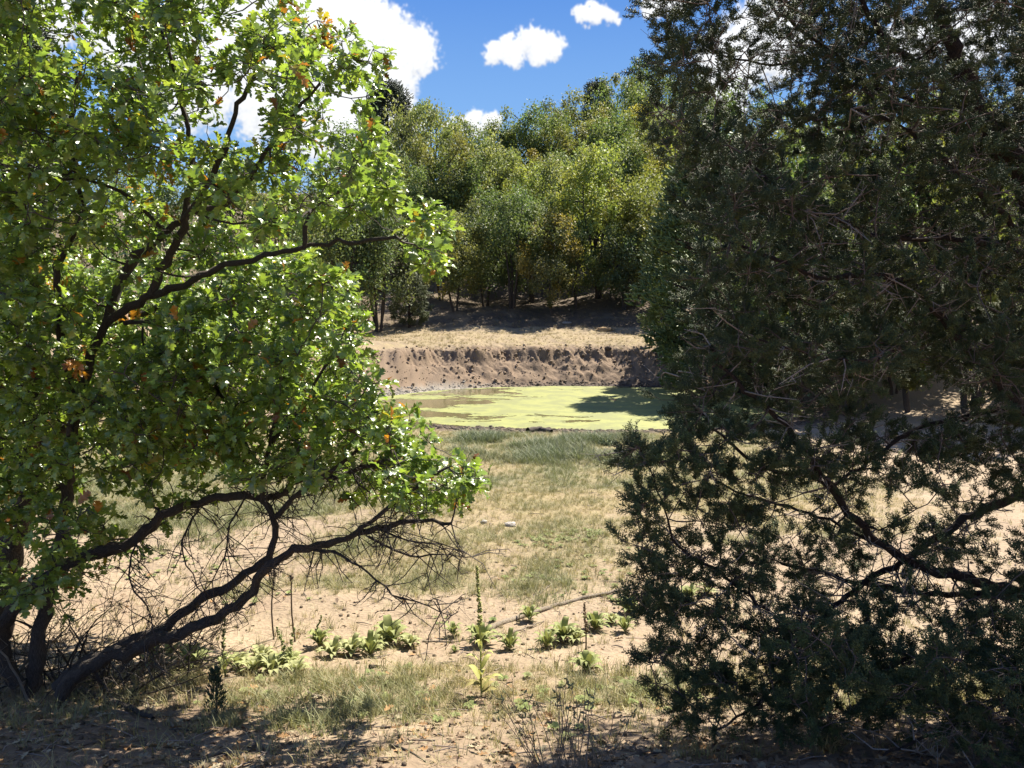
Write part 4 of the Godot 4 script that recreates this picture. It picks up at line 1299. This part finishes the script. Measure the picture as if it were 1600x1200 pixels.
func plants() -> void:
	var pale := Color(0.330, 0.340, 0.165); var mid := Color(0.245, 0.270, 0.105)
	var grp := "mullein rosettes across the bare strip"
	var protos := [rosette(1, 20, 0.39, mid, 1.1), rosette(2, 18, 0.31, pale, 1.0), rosette(3, 17, 0.27, mid, 1.35)]
	var spots := [
		[610, 1008, 0, 1.1, "largest mullein rosette, dark green, at the right end of the long mullein row"],
		[240, 1040, 1, 1.05, "pale mullein rosette farthest left, under the leaning oak stem"],
		[298, 1042, 0, 0.95, "broad mullein rosette right of the leftmost leafy stalk"],
		[372, 1046, 1, 1.0, "pale mullein rosette beside the tall stalk at the left end of the dense patch"],
		[395, 1052, 1, 0.95, "pale mullein rosette at the front left of the dense patch"],
		[408, 1034, 1, 0.9, "small pale mullein rosette at the back of the dense patch"],
		[425, 1052, 1, 1.0, "pale mullein rosette at the front middle of the dense patch"],
		[445, 1046, 1, 0.95, "pale mullein rosette below the two short stalks of the dense patch"],
		[462, 1056, 1, 0.9, "pale mullein rosette at the right tip of the dense patch"],
		[500, 1012, 2, 1.0, "mullein rosette with a short stalk at the left end of the long row"],
		[520, 1026, 1, 1.0, "pale mullein rosette lying low second in the long row"],
		[550, 1024, 1, 1.05, "pale spreading mullein rosette third in the long row"],
		[578, 1026, 2, 1.1, "upright mullein rosette in the middle of the long row"],
		[592, 1012, 1, 0.9, "pale mullein rosette tucked left of the largest one"],
		[640, 1012, 1, 0.8, "small pale mullein rosette right of the largest one"],
		[708, 996, 2, 0.85, "small dark mullein rosette left of the tallest flower stalk"],
		[752, 1008, 0, 0.95, "mullein rosette straight behind the tallest flower stalk"],
		[796, 1016, 2, 0.95, "compact mullein rosette just right of the tallest flower stalk"],
		[827, 970, 2, 0.95, "mullein rosette touching the long fallen branch"],
		[854, 1014, 2, 1.0, "mullein rosette at the left end of the right-hand row"],
		[880, 1002, 0, 0.9, "thick green mullein rosette in the right-hand row"],
		[900, 1004, 1, 0.8, "pale mullein rosette behind the brown dead stalk"],
		[930, 985, 0, 0.85, "mullein rosette right of the brown dead stalk"],
		[955, 975, 1, 0.75, "small pale mullein rosette in the middle of the right-hand row"],
		[984, 960, 0, 0.9, "bright mullein rosette near the end of the fallen branch"],
		[976, 988, 2, 0.95, "mullein rosette closest to the juniper's left edge"],
		[1076, 938, 0, 0.8, "mullein rosette half seen through the juniper's lower branches"],
		[1105, 930, 1, 0.85, "pale mullein rosette seen through the juniper, farthest right"],
		[916, 1050, 0, 0.8, "lone mullein rosette in front of the right-hand row, at the foot of the dead stalk"],
		[710, 1020, 2, 0.4, "tiny mullein seedling on bare earth left of the tallest stalk"]]
	rng.seed = 55
	var first := {}
	for s in spots:
		var at := on_ground(s[0], s[1])
		var turn := rnd(0, TAU)
		var o: Node3D
		if not first.has(s[2]):
			first[s[2]] = true
			o = protos[s[2]]
			o.transform = Transform3D(Basis(Vector3.UP, turn).scaled(Vector3.ONE * s[3]), at)
		else: o = copy(protos[s[2]], at, turn, s[3])
		tag(o, s[4], "mullein", grp)
	# flowering stalks
	for s in [[752, 1090, 0.88, 0.55, Color(0.27, 0.29, 0.085), true, "tallest mullein stalk, yellow-green, with withered yellow leaves at its foot"],
			[352, 1058, 0.50, 0.35, Color(0.21, 0.24, 0.085), true, "pale mullein stalk at the left end of the dense patch"],
			[268, 1038, 0.44, 0.45, Color(0.17, 0.20, 0.07), true, "leafy mullein stalk among the leftmost rosettes"],
			[440, 1050, 0.32, 0.35, Color(0.19, 0.22, 0.075), true, "left one of two short mullein stalks in the dense patch"],
			[456, 1048, 0.31, 0.35, Color(0.19, 0.22, 0.075), true, "right one of two short mullein stalks in the dense patch"],
			[498, 1010, 0.24, 0.4, Color(0.17, 0.20, 0.06), true, "short mullein stalk rising from the left end of the long row"],
			[914, 1046, 0.50, 0.55, Color(0.15, 0.10, 0.055), false, "dead brown mullein stalk in front of the right-hand row"],
			[428, 1000, 0.62, 0.92, Color(0.10, 0.075, 0.055), false, "thin dark dead stalk under the oak, the left of two"],
			[461, 1002, 0.58, 0.92, Color(0.11, 0.08, 0.055), false, "thin dark dead stalk under the oak, the right of two"]]:
		var o := thing("mullein_stalk" if s[3] < 0.9 else "dead_stalk", on_ground(s[0], s[1]))
		flower_stalk(o, s[2], s[3], int(s[0]), s[4], s[5])
		tag(o, s[6], "plant stalk")
		if s[0] == 752:
			var lf := MB.new()
			lf.add(felt_leaf(0.12, 0.024, 0.3), Transform3D(), Color(0.27, 0.235, 0.085))
			for i in lf.c.size(): lf.c[i].a = 1.0
			var m := lf.done(M.felt)
			for k in 9:
				var l := obj("withered_leaf", m, o)
				l.transform = Transform3D(Basis(Vector3.UP, k * 0.72).rotated(Vector3.RIGHT, rnd(-0.3, 0.3)), Vector3(0, 0.03 + 0.012 * k, 0))
	# dry weeds in the foreground
	var wn := 0
	for s in [[845, 1215, 805, 1080, "dry weed stems leaning left, nearest the middle of the bottom edge"], [880, 1212, 858, 1072, "tall dry weed with dark seed heads, second from left in the front"], [905, 1218, 905, 1085, "dry weed with olive tips, third from left in the front"], [935, 1205, 950, 1110, "dry weed leaning towards the juniper, rightmost in the front"], [805, 1105, 800, 1075, "short leafy olive weed on the grass strip in front of the rosettes"]]:
		rng.seed = 900 + wn
		wn += 1
		var at := on_ground(s[0], s[1])
		var o := thing("dry_weed", at)
		var top := P(s[2], s[3], -at.z - 0.1) - at
		var leaf := MB.new()
		for k in 9:
			var mb := MB.new()
			var e := top + Vector3(rnd(-0.13, 0.13), rnd(-0.14, 0.05), rnd(-0.12, 0.12))
			var b := Vector3(rnd(-0.04, 0.04), 0, rnd(-0.04, 0.04))
			var line := curve([b, b.lerp(e, 0.5) + rv() * 0.03, e], 0.04, 0.006)
			tube(mb, line, taper(line.size(), 0.0026, 0.0011), 4, Color(0.22, 0.175, 0.125))
			for i in range(int(line.size() * 0.45), line.size()):
				if rng.randf() < 0.45:
					var q := line[i] + rv() * 0.04
					tube(mb, PackedVector3Array([line[i], q]), PackedFloat32Array([0.0014, 0.0008]), 3, Color(0.22, 0.175, 0.125))
					if i > line.size() * 0.62:
						for j in 2: spike(leaf, q, q + (rv() + Vector3(0, 0.5, 0)).normalized() * rnd(0.02, 0.04), 0.005, [Color(0.22, 0.21, 0.08), Color(0.26, 0.20, 0.10), Color(0.18, 0.19, 0.08)][rng.randi() % 3])
			obj("stem", mb.done(M.litter), o)
		tag(obj("seed_heads", leaf.done(M.litter), o), "", "", "", "stuff")
		tag(o, s[4], "weed", "dry weeds in the foreground")
	# juniper seedling by the oak's shadow
	rng.seed = 61
	var built := far_conifer(61, 0.34, 0.19, 10, 0.05, 1.0, 20)
	var seedling := thing("juniper_seedling", on_ground(338, 1118))
	var wood := MB.new()
	var green := MB.new()
	tube(wood, PackedVector3Array([Vector3.ZERO, Vector3(0.01, 0.15, 0), Vector3(0, 0.30, 0)]), PackedFloat32Array([0.006, 0.004, 0.002]), 5)
	for k in 420:
		var h := pow(rng.randf(), 0.9)
		var an := rnd(0, TAU)
		var r := 0.075 * (1.0 - h * 0.75) * sqrt(rng.randf())
		var p := Vector3(cos(an) * r, 0.02 + 0.28 * h, sin(an) * r)
		spike(green, p, p + (Vector3(cos(an) * 0.6, 0.9, sin(an) * 0.6) + rv() * 0.5).normalized() * rnd(0.02, 0.045), 0.004, Color(0.05, 0.08, 0.035) * rnd(0.7, 1.3))
	for i in green.c.size(): green.c[i].a = 1.0
	obj("stem", wood.done(M.twig), seedling)
	obj("crown", green.done(M.scale_leaf), seedling)
	tag(seedling, "small dark juniper seedling between the oak's foot and the dense mullein patch", "seedling")
	if built.is_empty(): return

func lying_things() -> void:
	lying("fallen_branch", [[762, 986], [820, 965], [880, 946], [930, 934], [992, 922]], 0.030, 0.014, "long pale fallen branch lying across the clearing behind the rosettes", "branch", "", 0.0)
	lying("fallen_branch", [[768, 1000], [800, 990], [850, 972]], 0.012, 0.005, "short pale branch lying just below the long fallen branch", "branch")
	lying("fallen_branch", [[660, 1004], [710, 1004], [745, 999]], 0.010, 0.004, "thin stick pointing at the tallest mullein from the left", "branch")
	lying("fallen_branch", [[838, 932], [850, 923], [862, 914]], 0.010, 0.005, "short pale stick alone above the long fallen branch", "branch")
	lying("fallen_branch", [[622, 992], [614, 978], [608, 968]], 0.011, 0.006, "pale stick sticking up behind the largest rosette", "branch", "", 0.02)
	lying("fallen_branch", [[825, 676], [845, 674], [862, 677]], 0.09, 0.05, "dark log at the near edge of the pond", "log", "", 0.0, M.oak_bark)
	lying("fallen_branch", [[325, 1186], [350, 1176], [378, 1180], [385, 1192]], 0.012, 0.006, "crooked grey branch in the shade below the juniper seedling", "branch")
	lying("fallen_branch", [[610, 1168], [640, 1178], [665, 1192]], 0.008, 0.004, "dark twig slanting down at the bottom middle", "branch", "", 0.0, M.oak_bark)
	lying("fallen_branch", [[765, 1156], [790, 1166], [812, 1184]], 0.007, 0.003, "thin bent twig left of the dry weeds", "branch", "", 0.0, M.oak_bark)
	lying("fallen_branch", [[120, 1082], [160, 1098], [205, 1112], [240, 1130]], 0.035, 0.012, "thick dark root-like branch lying at the foot of the oaks", "branch", "", 0.0, M.oak_bark)
	lying("fallen_branch", [[262, 1128], [280, 1146], [296, 1166]], 0.008, 0.005, "straight grey stick in the oak's shade", "branch")
	lying("bark_chip", [[578, 1046], [586, 1045], [594, 1044]], 0.020, 0.012, "dark chunk of wood on bare earth below the long mullein row", "wood", "", 0.0, M.oak_bark)
	lying("bark_chip", [[480, 1086], [490, 1089], [502, 1092]], 0.016, 0.012, "pale flat piece of wood in the strip of grass", "wood")
	stone_at(798, 822, Vector3(0.085, 0.05, 0.07), Color(0.42, 0.38, 0.33), 11, "white stone lying alone in the grass halfway to the pond")
	stone_at(756, 818, Vector3(0.05, 0.035, 0.05), Color(0.36, 0.33, 0.28), 12, "smaller pale stone left of the white one in the grass")
	stone_at(946, 517, Vector3(0.50, 0.15, 0.30), Color(0.36, 0.24, 0.12), 13, "long yellowish rock on the berm at its right end")
	stone_at(886, 506, Vector3(0.26, 0.10, 0.2), Color(0.24, 0.22, 0.19), 14, "flat grey stone at the hill foot above the berm")
	stone_at(951, 546, Vector3(0.14, 0.12, 0.12), Color(0.12, 0.085, 0.06), 15, "dark clod at the right end of the eroded lip")
	# the tangle of dead branches heaped round the oaks' foot
	rng.seed = 66
	var at := on_ground(60, 1085)
	var heap := thing("brush_pile", at)
	tag(heap, "tangle of dead grey branches heaped round the foot of the oaks", "brush pile")
	for k in 150:
		var s := at + Vector3(rnd(-1.0, 1.0), 0, rnd(-0.6, 0.4))
		s.y = H(s.x, -s.z)
		var dir := Vector3(rnd(-0.5, 1.0), rnd(0.12, 1.0), rnd(-0.4, 0.4)).normalized()
		var l := rnd(0.35, 1.2)
		var e := s + dir * l - Vector3(0, 0.15 * l, 0)
		e.y = maxf(e.y, H(e.x, -e.z) + 0.02)
		var m := s.lerp(e, 0.5) + rv() * 0.10 + Vector3(0, 0.08, 0)
		var line := curve([s - at, m - at, e - at], 0.06, 0.02)
		var mb := MB.new()
		tube(mb, line, taper(line.size(), 0.003 + 0.009 * pow(rng.randf(), 2.0), 0.0015), 5, Color.WHITE, 0.3)
		for j in 5:
			var q := line[int(line.size() * rnd(0.3, 0.95))]
			tube(mb, PackedVector3Array([q, q + rv() * 0.07, q + (dir + rv()) * 0.13]), PackedFloat32Array([0.003, 0.0022, 0.001]), 3)
		obj("dead_branch", mb.done(M.dead_wood if k % 3 == 0 else M.oak_bark), heap)

func _ready() -> void:
	rng.seed = 1
	na.seed = 11; na.frequency = 1.0; na.fractal_octaves = 3
	nb.seed = 23; nb.frequency = 0.5; nb.fractal_octaves = 4
	var cam := Camera3D.new()
	cam.name = "camera"
	cam.fov = 48.0
	cam.far = 2000.0
	cam.position = EYE
	cam.rotation.x = -PITCH
	add_child(cam)
	cam.current = true
	var we := WorldEnvironment.new()
	we.name = "world_environment"
	var env := Environment.new()
	env.background_mode = Environment.BG_SKY
	env.sky = make_sky()
	env.tonemap_mode = Environment.TONE_MAPPER_LINEAR
	env.tonemap_exposure = 2.8
	env.sdfgi_enabled = true
	env.ssao_enabled = true
	env.ssil_enabled = true
	we.environment = env
	add_child(we)
	var sun := DirectionalLight3D.new()
	sun.name = "sun"
	sun.light_energy = 1.6
	sun.light_angular_distance = 0.5
	sun.light_color = Color(1.0, 0.965, 0.90)
	sun.shadow_enabled = true
	add_child(sun)
	sun.look_at_from_position(TO_SUN * 50.0, Vector3.ZERO)
	make_materials()
	ground_mesh()
	pond()
	wood_on_hill()
	near_oaks()
	near_juniper()
	plants()
	lying_things()
	grass_and_litter()
	for o in find_children("*", "Node3D", true, false):
		if o.has_meta("_n"): o.remove_meta("_n")
